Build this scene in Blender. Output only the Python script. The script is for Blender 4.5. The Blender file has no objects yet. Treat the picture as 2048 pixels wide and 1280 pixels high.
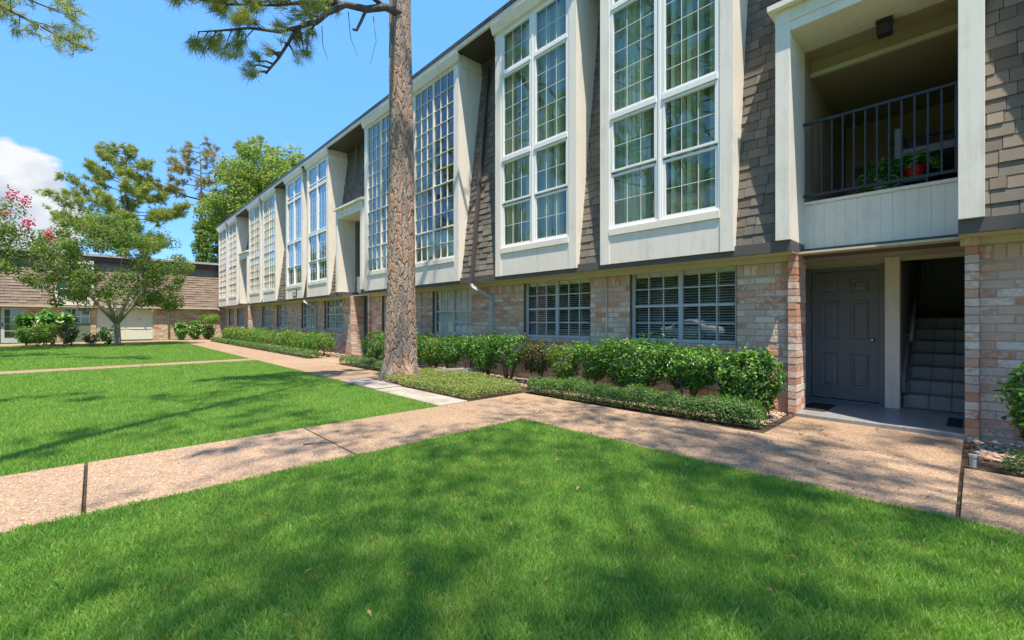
import bpy, math, random
import numpy as np
from mathutils import Vector
R = math.radians
rnd = random.Random(7)
rng = np.random.default_rng(11)
scene = bpy.context.scene
COL = scene.collection

# ------------------------------------------------------------------ camera
cam_data = bpy.data.cameras.new("camera")
cam_data.sensor_width = 36.0
cam_data.lens = 880.0 / 2048.0 * 36.0
cam_data.clip_start = 0.05
cam_data.clip_end = 2000.0
cam_data.shift_y = 1.0 / 2048.0
cam = bpy.data.objects.new("camera", cam_data)
COL.objects.link(cam)
CAM = Vector((0.0, 0.0, 1.28))
cam.location = CAM
cam.rotation_euler = (R(90), 0.0, R(46.537))
scene.camera = cam

# ------------------------------------------------------------------ sky and sun
SUN_DIR = Vector((-0.30, 0.17, -1.0)).normalized()
sun_el = math.asin(-SUN_DIR.z)
sun_az = math.atan2(-SUN_DIR.x, -SUN_DIR.y)
world = bpy.data.worlds.new("World")
scene.world = world
world.use_nodes = True
wt = world.node_tree
wt.nodes.clear()
wo = wt.nodes.new("ShaderNodeOutputWorld")
bg = wt.nodes.new("ShaderNodeBackground")
sky = wt.nodes.new("ShaderNodeTexSky")
sky.sky_type = 'NISHITA'
sky.sun_disc = False
sky.sun_elevation = sun_el
sky.sun_rotation = sun_az
sky.air_density = 1.0
sky.dust_density = 0.1
sky.ozone_density = 6.0
sky.altitude = 800
bg.inputs["Strength"].default_value = 0.15
# a few fair-weather clouds low over the horizon, all round
tc = wt.nodes.new("ShaderNodeTexCoord")
mp = wt.nodes.new("ShaderNodeMapping")
mp.inputs["Scale"].default_value = (1.0, 1.0, 1.7)
cn = wt.nodes.new("ShaderNodeTexNoise")
cn.inputs["Scale"].default_value = 9.0
cn.inputs["Detail"].default_value = 7.0
cn.inputs["Roughness"].default_value = 0.5
wt.links.new(tc.outputs["Generated"], mp.inputs["Vector"])
wt.links.new(mp.outputs["Vector"], cn.inputs["Vector"])
def wmath(op, a, b=None):
    n = wt.nodes.new("ShaderNodeMath"); n.operation = op
    for i, s in enumerate((a, b)):
        if s is None: continue
        if isinstance(s, (int, float)): n.inputs[i].default_value = s
        else: wt.links.new(s, n.inputs[i])
    return n.outputs[0]
blob = None
for d, rad in (((-0.983, -0.098, 0.160), 0.088), ((0.3, -0.93, 0.16), 0.22), ((0.75, 0.6, 0.2), 0.25), ((-0.5, -0.85, 0.12), 0.18)):
    vm = wt.nodes.new("ShaderNodeVectorMath"); vm.operation = 'DISTANCE'
    wt.links.new(tc.outputs["Generated"], vm.inputs[0]); vm.inputs[1].default_value = d
    m = wmath('SUBTRACT', 1.0, wmath('DIVIDE', vm.outputs["Value"], rad))
    blob = m if blob is None else wmath('MAXIMUM', blob, m)
cm = wt.nodes.new("ShaderNodeMapRange")
cm.inputs["From Min"].default_value = 0.02; cm.inputs["From Max"].default_value = 0.16
wt.links.new(wmath('ADD', blob, wmath('MULTIPLY', wmath('SUBTRACT', cn.outputs["Fac"], 0.5), 1.5)), cm.inputs["Value"])
cc = wt.nodes.new("ShaderNodeValToRGB")
cc.color_ramp.elements[0].color = (0.66, 0.74, 0.88, 1); cc.color_ramp.elements[1].color = (1.48, 1.45, 1.38, 1)
cc.color_ramp.elements[0].position = 0.40; cc.color_ramp.elements[1].position = 0.66
wt.links.new(cn.outputs["Fac"], cc.inputs["Fac"])
mixc = wt.nodes.new("ShaderNodeMix"); mixc.data_type = 'RGBA'
wt.links.new(wmath('MULTIPLY', cm.outputs["Result"], 0.9), mixc.inputs["Factor"])
even = wt.nodes.new("ShaderNodeMix"); even.data_type = 'RGBA'       # the whole sky is an even blue
even.inputs["Factor"].default_value = 0.86
even.inputs["B"].default_value = (0.22, 0.72, 1.70, 1)
wt.links.new(sky.outputs["Color"], even.inputs["A"])
wt.links.new(even.outputs["Result"], mixc.inputs["A"])
wt.links.new(cc.outputs["Color"], mixc.inputs["B"])
wt.links.new(mixc.outputs["Result"], bg.inputs["Color"])
wt.links.new(bg.outputs["Background"], wo.inputs["Surface"])

sun_data = bpy.data.lights.new("sun", 'SUN')
sun_data.energy = 2.0
sun_data.angle = R(0.55)
sun_data.color = (1.0, 0.89, 0.73)
sun = bpy.data.objects.new("sun", sun_data)
COL.objects.link(sun)
sun.location = (8, -6, 30)
sun.rotation_euler = SUN_DIR.to_track_quat('-Z', 'Y').to_euler()

vs = scene.view_settings
vs.view_transform = 'Standard'
vs.look = 'None'
vs.exposure = 2.2
vs.gamma = 1.0
vs.use_curve_mapping = False
scene.cycles.max_bounces = 10
scene.cycles.transparent_max_bounces = 12
scene.cycles.diffuse_bounces = 4
scene.cycles.use_denoising = True

# ------------------------------------------------------------------ material helpers
class NT:
    def __init__(s, name):
        s.m = bpy.data.materials.new(name); s.m.use_nodes = True
        s.t = s.m.node_tree; s.t.nodes.clear()
        s.out = s.t.nodes.new("ShaderNodeOutputMaterial")
    def n(s, typ, **kw):
        nd = s.t.nodes.new(typ)
        for k, v in kw.items(): setattr(nd, k, v)
        return nd
    def set(s, sock, val):
        if hasattr(val, "is_output"): s.t.links.new(val, sock)
        elif isinstance(val, (tuple, list)):
            sock.default_value = tuple(val) + ((1.0,) if len(val) == 3 and sock.type == 'RGBA' else ())
        else: sock.default_value = val
    def math(s, op, a, b=0.0, clamp=False):
        nd = s.n("ShaderNodeMath", operation=op); nd.use_clamp = clamp
        s.set(nd.inputs[0], a); s.set(nd.inputs[1], b); return nd.outputs[0]
    def coord(s, kind="Object"):
        return s.n("ShaderNodeTexCoord").outputs[kind]
    def map(s, vec, scale=(1, 1, 1), loc=(0, 0, 0), rot=(0, 0, 0)):
        nd = s.n("ShaderNodeMapping"); s.set(nd.inputs["Vector"], vec)
        nd.inputs["Scale"].default_value = scale; nd.inputs["Location"].default_value = loc; nd.inputs["Rotation"].default_value = rot
        return nd.outputs[0]
    def noise(s, vec, scale, detail=4.0, rough=0.55):
        nd = s.n("ShaderNodeTexNoise"); s.set(nd.inputs["Vector"], vec)
        nd.inputs["Scale"].default_value = scale; nd.inputs["Detail"].default_value = detail; nd.inputs["Roughness"].default_value = rough
        return nd.outputs["Fac"]
    def voro(s, vec, scale, feature='F1', out="Distance"):
        nd = s.n("ShaderNodeTexVoronoi", feature=feature); s.set(nd.inputs["Vector"], vec)
        nd.inputs["Scale"].default_value = scale; return nd.outputs[out]
    def ramp(s, fac, stops):
        nd = s.n("ShaderNodeValToRGB"); s.set(nd.inputs["Fac"], fac)
        el = nd.color_ramp.elements
        while len(el) < len(stops): el.new(0.5)
        for e, (p, c) in zip(el, stops):
            e.position = p; e.color = tuple(c) + (1,) if len(c) == 3 else c
        return nd.outputs["Color"]
    def mix(s, fac, a, b, mode='MIX'):
        nd = s.n("ShaderNodeMix", data_type='RGBA', blend_type=mode)
        s.set(nd.inputs["Factor"], fac); s.set(nd.inputs["A"], a); s.set(nd.inputs["B"], b); return nd.outputs["Result"]
    def bump(s, h, strength=0.3, dist=0.01):
        nd = s.n("ShaderNodeBump"); nd.inputs["Strength"].default_value = strength; nd.inputs["Distance"].default_value = dist
        s.set(nd.inputs["Height"], h); return nd.outputs["Normal"]
    def pbr(s, color, rough=0.6, normal=None, metal=0.0, spec=0.4):
        nd = s.n("ShaderNodeBsdfPrincipled")
        s.set(nd.inputs["Base Color"], color); s.set(nd.inputs["Roughness"], rough); s.set(nd.inputs["Metallic"], metal)
        nd.inputs["Specular IOR Level"].default_value = spec
        if normal is not None: s.set(nd.inputs["Normal"], normal)
        return nd.outputs[0]
    def done(s, sh):
        s.t.links.new(sh, s.out.inputs["Surface"]); return s.m
    def rand(s):
        a = s.n("ShaderNodeObjectInfo").outputs["Random"]; b = s.n("ShaderNodeNewGeometry").outputs["Random Per Island"]
        return s.math('FRACT', s.math('ADD', a, b))
M = {}
def paint(name, col, rough=0.5, var=0.12, grain=(60, 60, 4), streak=0.0):
    t = NT(name); o = t.coord()
    n1 = t.noise(o, 1.3, 5); n2 = t.noise(t.map(o, grain), 3.0, 4)
    c = t.mix(t.math('MULTIPLY', n1, 1.0), tuple(x * (1 - var) for x in col), tuple(min(1, x * (1 + var)) for x in col))
    if streak:      # rain streaks and grime
        s1 = t.noise(t.map(o, (7, 7, 0.35)), 1.6, 6, 0.65); s2 = t.noise(o, 2.2, 6, 0.7)
        c = t.mix(t.math('MULTIPLY', t.math('SUBTRACT', t.math('MULTIPLY', t.math('ADD', s1, s2), 0.5), 0.5), streak * 5, True), c, tuple(x * .62 for x in (col[0], col[1] * .96, col[2] * .9)))
    M[name] = t.done(t.pbr(c, rough, t.bump(n2, 0.15, 0.004)))
paint("trim_white", (0.83, 0.765, 0.67), 0.45, 0.07, streak=.55)
paint("vinyl_white", (0.82, 0.82, 0.81), 0.3, 0.03)
paint("siding_white", (0.81, 0.745, 0.655), 0.5, 0.08, (90, 90, 3), streak=.6)
paint("alcove_tan", (0.56, 0.52, 0.44), 0.6, 0.12)
paint("soffit_cream", (0.56, 0.50, 0.36), 0.6, 0.1)
paint("band_taupe", (0.105, 0.092, 0.087), 0.5, 0.12, (4, 60, 60))
paint("door_grey", (0.165, 0.17, 0.178), 0.38, 0.06)
paint("dark_siding", (0.29, 0.30, 0.31), 0.55, 0.15)
paint("stair_grey", (0.31, 0.31, 0.315), 0.33, 0.2, (30, 30, 30))
paint("landing_grey", (0.25, 0.245, 0.245), 0.35, 0.3, (5, 40, 20), streak=.8)
paint("metal_black", (0.03, 0.032, 0.037), 0.35, 0.1)
paint("alu_frame", (0.50, 0.51, 0.52), 0.35, 0.05)
paint("gutter_dark", (0.075, 0.062, 0.052), 0.4, 0.1)
paint("downspout_grey", (0.40, 0.40, 0.38), 0.45, 0.08)
paint("interior", (0.20, 0.19, 0.17), 0.9, 0.05)
paint("blind_white", (0.90, 0.88, 0.84), 0.55, 0.03)
def slats(name, stops):
    t = NT(name); M[name] = t.done(t.pbr(t.ramp(t.rand(), stops), 0.7))
slats("blind_vertical", [(0, (0.20, 0.20, 0.15)), (0.4, (0.44, 0.44, 0.36)), (0.75, (0.62, 0.61, 0.52)), (1, (0.78, 0.76, 0.67))])
paint("curtain", (0.52, 0.55, 0.52), 0.8, 0.06, (40, 1, 1))
paint("sign_brown", (0.12, 0.07, 0.04), 0.5, 0.05)
paint("green_panel", (0.14, 0.18, 0.13), 0.6, 0.05)
paint("garage_white", (0.72, 0.66, 0.58), 0.5, 0.04)
paint("pot_red", (0.45, 0.012, 0.015), 0.18, 0.05)
paint("pot_cream", (0.5, 0.44, 0.33), 0.6, 0.1)
paint("mat_dark", (0.022, 0.021, 0.020), 0.95, 0.3, (80, 80, 80))
paint("interior_tan", (0.40, 0.305, 0.21), 0.8, 0.1)
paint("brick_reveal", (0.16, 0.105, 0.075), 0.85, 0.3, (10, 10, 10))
def _m():
    t = NT("steel_knob"); M["steel_knob"] = t.done(t.pbr((0.6, 0.56, 0.48), 0.22, None, 1.0))
    # window glass: part mirror, part clear, from its own Fresnel curve
    def glass(name, tint, lift):
        t = NT(name)
        lw = t.n("ShaderNodeLayerWeight"); lw.inputs["Blend"].default_value = 0.5
        fac = t.math('ADD', t.math('MULTIPLY', t.math('POWER', lw.outputs["Facing"], 4.0), 0.9), lift, True)
        nm = t.bump(t.noise(t.coord(), 1.1, 1), 0.04, 0.02)
        gl = t.n("ShaderNodeBsdfGlossy"); gl.inputs["Roughness"].default_value = 0.0; gl.inputs["Color"].default_value = (0.95, 0.97, 1, 1)
        t.set(gl.inputs["Normal"], nm)
        tr = t.n("ShaderNodeBsdfTransparent"); tr.inputs["Color"].default_value = tint
        mx = t.n("ShaderNodeMixShader"); t.set(mx.inputs[0], fac)
        t.t.links.new(tr.outputs[0], mx.inputs[1]); t.t.links.new(gl.outputs[0], mx.inputs[2])
        M[name] = t.done(mx.outputs[0])
    glass("glass", (0.82, 0.90, 0.82, 1), 0.06)
    glass("glass_plain", (0.92, 0.95, 0.93, 1), 0.07)
    glass("glass_coated", (0.60, 0.80, 0.78, 1), 0.16)
    # brick: tumbled, with limewash remnants
    t = NT("brick"); o = t.coord(); r = t.rand()
    wv = t.n("ShaderNodeNewGeometry").outputs["Position"]
    base = t.ramp(r, [(0.0, (0.53, 0.235, 0.15)), (0.22, (0.62, 0.32, 0.205)), (0.45, (0.60, 0.39, 0.285)), (0.68, (0.55, 0.42, 0.335)), (0.85, (0.64, 0.43, 0.315)), (1.0, (0.48, 0.25, 0.18))])
    r2 = t.math('FRACT', t.math('MULTIPLY', r, 37.7))
    w1 = t.noise(wv, 16.0, 6, 0.7); w2 = t.noise(wv, 0.9, 3)
    lime = t.math('MULTIPLY', t.math('SUBTRACT', t.math('ADD', t.math('ADD', w1, t.math('MULTIPLY', t.math('SUBTRACT', r2, 0.5), 0.42)), t.math('MULTIPLY', t.math('SUBTRACT', w2, 0.5), 0.5)), 0.52), 6.0, True)
    c = t.mix(t.math('MULTIPLY', lime, 0.8), base, (0.76, 0.65, 0.55))
    sp = t.noise(wv, 70.0, 3); c = t.mix(t.math('MULTIPLY', t.math('SUBTRACT', sp, 0.55), 3.0, True), c, (0.2, 0.12, 0.085))
    M["brick"] = t.done(t.pbr(c, 0.9, t.bump(t.noise(wv, 45, 5), 0.5, 0.006), spec=0.2))
    t = NT("mortar"); wv = t.n("ShaderNodeNewGeometry").outputs["Position"]
    c = t.ramp(t.noise(wv, 6, 5), [(0.3, (0.36, 0.31, 0.245)), (0.7, (0.47, 0.41, 0.335))])
    M["mortar"] = t.done(t.pbr(c, 0.95, t.bump(t.noise(wv, 90, 3), 0.4, 0.004), spec=0.15))
    # asphalt shingle
    t = NT("shingle"); r = t.rand(); wv = t.n("ShaderNodeNewGeometry").outputs["Position"]
    base = t.ramp(r, [(0, (0.115, 0.102, 0.088)), (0.25, (0.185, 0.162, 0.138)), (0.5, (0.13, 0.124, 0.112)), (0.75, (0.225, 0.195, 0.163)), (1, (0.16, 0.145, 0.125))])
    g = t.noise(wv, 160, 2, 0.8); c = t.mix(0.8, base, t.ramp(g, [(0.3, (0.35, 0.35, 0.35)), (0.7, (0.68, 0.66, 0.62))]), 'OVERLAY')
    st = t.noise(t.map(wv, (3, 3, 0.5)), 1.2, 4); c = t.mix(t.math('MULTIPLY', t.math('SUBTRACT', st, 0.5), 1.2, True), c, (0.085, 0.08, 0.072))
    M["shingle"] = t.done(t.pbr(c, 0.95, t.bump(g, 0.5, 0.003), spec=0.15))
    t = NT("shingle_tan"); r = t.rand(); wv = t.n("ShaderNodeNewGeometry").outputs["Position"]
    base = t.ramp(r, [(0, (0.24, 0.185, 0.145)), (0.5, (0.275, 0.215, 0.17)), (1, (0.30, 0.24, 0.195))])
    st = t.noise(t.map(wv, (3, 3, 0.4)), 1.2, 4); c = t.mix(t.math('MULTIPLY', t.math('SUBTRACT', st, 0.5), 1.6, True), base, (0.17, 0.135, 0.11))
    M["shingle_tan"] = t.done(t.pbr(c, 0.95, t.bump(t.noise(wv, 60, 3), 0.4, 0.006), spec=0.15))
    # exposed aggregate walk
    t = NT("aggregate"); wv = t.n("ShaderNodeNewGeometry").outputs["Position"]
    wv2 = t.map(wv, (1, 1, 0.2))
    cell = t.n("ShaderNodeTexVoronoi", feature='F1'); t.set(cell.inputs["Vector"], wv2); cell.inputs["Scale"].default_value = 75.0
    sep = t.n("ShaderNodeSeparateColor"); t.set(sep.inputs[0], cell.outputs["Color"])
    peb = t.ramp(sep.outputs[0], [(0.0, (0.20, 0.115, 0.075)), (0.2, (0.43, 0.265, 0.155)), (0.45, (0.53, 0.375, 0.245)), (0.65, (0.29, 0.22, 0.175)), (0.82, (0.62, 0.485, 0.35)), (1.0, (0.25, 0.155, 0.11))])
    edge = t.math('MULTIPLY', t.math('SUBTRACT', cell.outputs["Distance"], 0.42), 5.0, True)
    c = t.mix(t.math('MULTIPLY', edge, 0.6), peb, (0.27, 0.19, 0.125))
    big = t.noise(wv, 0.8, 5); c = t.mix(t.math('MULTIPLY', t.math('SUBTRACT', big, 0.42), 2.0, True), c, t.mix(0.45, c, (0.22, 0.165, 0.13)))
    orn = t.n("ShaderNodeObjectInfo").outputs["Random"]
    c = t.mix(1.0, c, t.ramp(orn, [(0, (0.80, 0.78, 0.75)), (1, (0.96, 0.96, 0.96))]), 'MULTIPLY')
    stn = t.noise(t.map(wv, (1, 1, 1), (3, 1, 0)), 2.6, 6, 0.7); c = t.mix(t.math('MULTIPLY', t.math('SUBTRACT', stn, 0.56), 4.0, True), c, t.mix(0.5, c, (0.13, 0.10, 0.08)))
    h = t.math('SUBTRACT', 1.0, cell.outputs["Distance"])
    M["aggregate"] = t.done(t.pbr(c, 0.8, t.bump(h, 0.7, 0.008), spec=0.25))
    t = NT("concrete"); wv = t.n("ShaderNodeNewGeometry").outputs["Position"]
    c = t.ramp(t.noise(wv, 3, 6), [(0.3, (0.24, 0.215, 0.18)), (0.7, (0.40, 0.365, 0.31))])
    M["concrete"] = t.done(t.pbr(c, 0.85, t.bump(t.noise(wv, 60, 4), 0.35, 0.004), spec=0.2))
    t = NT("soil"); wv = t.n("ShaderNodeNewGeometry").outputs["Position"]
    c = t.ramp(t.noise(wv, 14, 6), [(0.3, (0.035, 0.027, 0.02)), (0.7, (0.10, 0.075, 0.055))])
    M["soil"] = t.done(t.pbr(c, 0.95, t.bump(t.noise(wv, 40, 5), 0.9, 0.03), spec=0.1))
    t = NT("turf"); wv = t.n("ShaderNodeNewGeometry").outputs["Position"]
    c = t.ramp(t.noise(wv, 5, 6), [(0.3, (0.08, 0.16, 0.03)), (0.7, (0.14, 0.24, 0.055))])
    M["turf"] = t.done(t.pbr(c, 0.95, t.bump(t.noise(wv, 60, 4), 0.9, 0.03), spec=0.1))
    t = NT("gravel"); r = t.rand(); wv = t.n("ShaderNodeNewGeometry").outputs["Position"]
    c = t.ramp(r, [(0, (0.32, 0.17, 0.11)), (0.3, (0.45, 0.32, 0.22)), (0.6, (0.30, 0.23, 0.18)), (0.8, (0.55, 0.45, 0.36)), (1, (0.24, 0.13, 0.09))])
    M["gravel"] = t.done(t.pbr(c, 0.85, t.bump(t.noise(wv, 50, 4), 0.4, 0.006), spec=0.25))
    # leaves
    def leaf(name, stops, trans=0.35, rough=0.45, spec=0.35, patch=None):
        t = NT(name); r = t.rand()
        c = t.ramp(r, stops)
        if patch:
            wv = t.n("ShaderNodeNewGeometry").outputs["Position"]
            pn = t.noise(wv, patch[0], 5)
            c = t.mix(t.math('MULTIPLY', t.math('SUBTRACT', pn, 0.47), patch[2], True), c, patch[1])
            pb = t.noise(wv, 5.5, 5, 0.65); c = t.mix(t.math('MULTIPLY', t.math('SUBTRACT', pb, 0.54), 3.0, True), c, (0.40, 0.40, 0.13))
            pd = t.noise(t.map(wv, (1, 1, 1), (7, 3, 0)), 2.3, 5, 0.6); c = t.mix(t.math('MULTIPLY', t.math('SUBTRACT', pd, 0.52), 2.6, True), c, (0.105, 0.27, 0.05))
        p = t.pbr(c, rough, spec=spec)
        tl = t.n("ShaderNodeBsdfTranslucent"); t.set(tl.inputs["Color"], t.mix(1.0, c, (1.6, 1.7, 0.7), 'MULTIPLY'))
        mx = t.n("ShaderNodeMixShader"); mx.inputs[0].default_value = trans
        t.t.links.new(p, mx.inputs[1]); t.t.links.new(tl.outputs[0], mx.inputs[2])
        M[name] = t.done(mx.outputs[0])
    leaf("grass", [(0, (0.145, 0.29, 0.060)), (0.35, (0.19, 0.365, 0.080)), (0.7, (0.26, 0.435, 0.11)), (0.93, (0.38, 0.50, 0.18)), (1.0, (0.42, 0.36, 0.15))], 0.48, 0.6, 0.15, (1.4, (0.34, 0.45, 0.12), 2.4))
    leaf("shrub_leaf", [(0, (0.035, 0.11, 0.024)), (0.4, (0.065, 0.18, 0.034)), (0.75, (0.145, 0.30, 0.048)), (1, (0.28, 0.41, 0.075))], 0.36, 0.36, 0.45)
    leaf("shrub_leaf_light", [(0, (0.075, 0.17, 0.025)), (0.5, (0.14, 0.255, 0.038)), (1, (0.26, 0.35, 0.06))], 0.35, 0.4, 0.4)
    leaf("shrub_leaf_bronze", [(0, (0.03, 0.085, 0.018)), (0.55, (0.05, 0.115, 0.022)), (0.75, (0.16, 0.10, 0.035)), (1, (0.24, 0.10, 0.045))], 0.3, 0.4, 0.4)
    leaf("border_leaf", [(0, (0.045, 0.115, 0.028)), (0.5, (0.09, 0.20, 0.045)), (0.9, (0.17, 0.28, 0.065)), (1, (0.26, 0.25, 0.09))], 0.3, 0.4, 0.4)
    leaf("cover_leaf", [(0, (0.09, 0.16, 0.034)), (0.5, (0.18, 0.27, 0.06)), (0.8, (0.29, 0.35, 0.10)), (1, (0.36, 0.27, 0.12))], 0.3, 0.5, 0.3)
    leaf("crape_leaf", [(0, (0.07, 0.14, 0.034)), (0.5, (0.13, 0.22, 0.052)), (0.85, (0.23, 0.29, 0.075)), (1, (0.36, 0.21, 0.09))], 0.38, 0.6, 0.15)
    leaf("crape_flower", [(0, (0.50, 0.03, 0.09)), (1, (0.62, 0.09, 0.16))], 0.3, 0.6, 0.2)
    leaf("oak_leaf", [(0, (0.10, 0.17, 0.045)), (0.5, (0.18, 0.255, 0.065)), (0.85, (0.29, 0.345, 0.085)), (1, (0.40, 0.37, 0.10))], 0.4, 0.6, 0.15)
    leaf("pine_needle", [(0, (0.14, 0.20, 0.05)), (0.4, (0.25, 0.31, 0.075)), (0.8, (0.36, 0.38, 0.10)), (1, (0.42, 0.30, 0.13))], 0.3, 0.5, 0.3)
    leaf("pine_needle_rust", [(0, (0.10, 0.14, 0.03)), (0.4, (0.22, 0.23, 0.04)), (0.7, (0.37, 0.26, 0.065)), (1, (0.44, 0.21, 0.085))], 0.3, 0.5, 0.3)
    leaf("house_leaf", [(0, (0.06, 0.19, 0.03)), (0.6, (0.11, 0.29, 0.045)), (1, (0.24, 0.36, 0.09))], 0.3, 0.35, 0.5)
    leaf("dry_leaf", [(0, (0.16, 0.09, 0.045)), (0.6, (0.30, 0.19, 0.09)), (1, (0.42, 0.30, 0.15))], 0.2, 0.7, 0.15)
    # bark
    t = NT("pine_bark"); o = t.coord()
    big = t.noise(t.map(o, (1, 1, 0.4)), 4.5, 5, 0.6); fine = t.noise(t.map(o, (1, 1, 0.45)), 22, 5, 0.65)
    at = t.n("ShaderNodeAttribute"); at.attribute_name = "plate"
    cr = t.n("ShaderNodeAttribute"); cr.attribute_name = "furrow"
    v = t.math('ADD', t.math('MULTIPLY', at.outputs["Fac"], 0.40), t.math('MULTIPLY', big, 0.85))
    c = t.ramp(v, [(0.32, (0.17, 0.14, 0.12)), (0.50, (0.28, 0.225, 0.19)), (0.62, (0.35, 0.285, 0.24)), (0.76, (0.42, 0.255, 0.17)), (0.90, (0.38, 0.30, 0.25))])
    c = t.mix(cr.outputs["Fac"], c, (0.11, 0.08, 0.063))
    c = t.mix(0.4, c, t.ramp(fine, [(0.3, (0.3, 0.3, 0.3)), (0.7, (0.68, 0.66, 0.65))]), 'OVERLAY')
    M["pine_bark"] = t.done(t.pbr(c, 0.92, t.bump(fine, 0.6, 0.012), spec=0.15))
    t = NT("branch_bark"); o = t.coord(); f = t.noise(t.map(o, (1, 1, 0.4)), 14, 5)
    M["branch_bark"] = t.done(t.pbr(t.ramp(f, [(0.3, (0.07, 0.058, 0.05)), (0.7, (0.17, 0.14, 0.115))]), 0.92, t.bump(f, 0.6, 0.02), spec=0.15))
    t = NT("crape_bark"); o = t.coord(); f = t.noise(t.map(o, (1, 1, 0.3)), 6, 5)
    M["crape_bark"] = t.done(t.pbr(t.ramp(f, [(0.3, (0.24, 0.20, 0.165)), (0.7, (0.42, 0.37, 0.31))]), 0.7, t.bump(f, 0.3, 0.01), spec=0.25))
    t = NT("white_ink"); M["white_ink"] = t.done(t.pbr((0.75, 0.72, 0.66), 0.6))
    t = NT("car_white"); M["car_white"] = t.done(t.pbr((0.80, 0.80, 0.79), 0.2, spec=0.6))
    t = NT("car_glass"); M["car_glass"] = t.done(t.pbr((0.02, 0.022, 0.025), 0.08, spec=0.6))
    t = NT("rubber"); M["rubber"] = t.done(t.pbr((0.02, 0.02, 0.02), 0.8))
    t = NT("asphalt"); wv = t.n("ShaderNodeNewGeometry").outputs["Position"]
    M["asphalt"] = t.done(t.pbr(t.ramp(t.noise(wv, 30, 5), [(0.3, (0.04, 0.04, 0.04)), (0.7, (0.075, 0.072, 0.068))]), 0.9))
_m()

# ------------------------------------------------------------------ object helpers
BASE = {}
def tag(o, label=None, cat=None, group=None, kind=None):
    if label: o["label"] = label
    if cat: o["category"] = cat
    if group: o["group"] = group
    if kind: o["kind"] = kind
    return o
def root(name, loc, label, cat, group=None):
    o = bpy.data.objects.new(name, None); COL.objects.link(o)
    o.location = loc; o.empty_display_size = 0.2
    BASE[o.name] = Vector(loc)
    return tag(o, label, cat, group)
def base_of(o):
    return BASE.get(o.name, Vector((0, 0, 0))) if o else Vector((0, 0, 0))
def put(name, me, mat, parent=None, kind=None, loc=None, rot=None, scale=None):
    o = bpy.data.objects.new(name, me); COL.objects.link(o)
    if mat is not None and len(me.materials) == 0: me.materials.append(M[mat])
    if parent is not None:
        o.parent = parent
        BASE[o.name] = base_of(parent)
    if loc is not None:
        o.location = Vector(loc) - (base_of(parent) if parent else Vector((0, 0, 0)))
    if rot is not None: o.rotation_euler = rot
    if scale is not None: o.scale = scale
    if kind: o["kind"] = kind
    return o
def np_mesh(name, V, F, smooth=False):
    V = np.ascontiguousarray(V, np.float32); F = np.ascontiguousarray(F, np.int32)
    me = bpy.data.meshes.new(name); nf, k = F.shape
    me.vertices.add(len(V)); me.vertices.foreach_set("co", V.ravel())
    me.loops.add(nf * k); me.loops.foreach_set("vertex_index", F.ravel())
    me.polygons.add(nf); me.polygons.foreach_set("loop_start", np.arange(0, nf * k, k, dtype=np.int32))
    me.polygons.foreach_set("use_smooth", np.full(nf, smooth))
    me.update(calc_edges=True)
    return me
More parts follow.
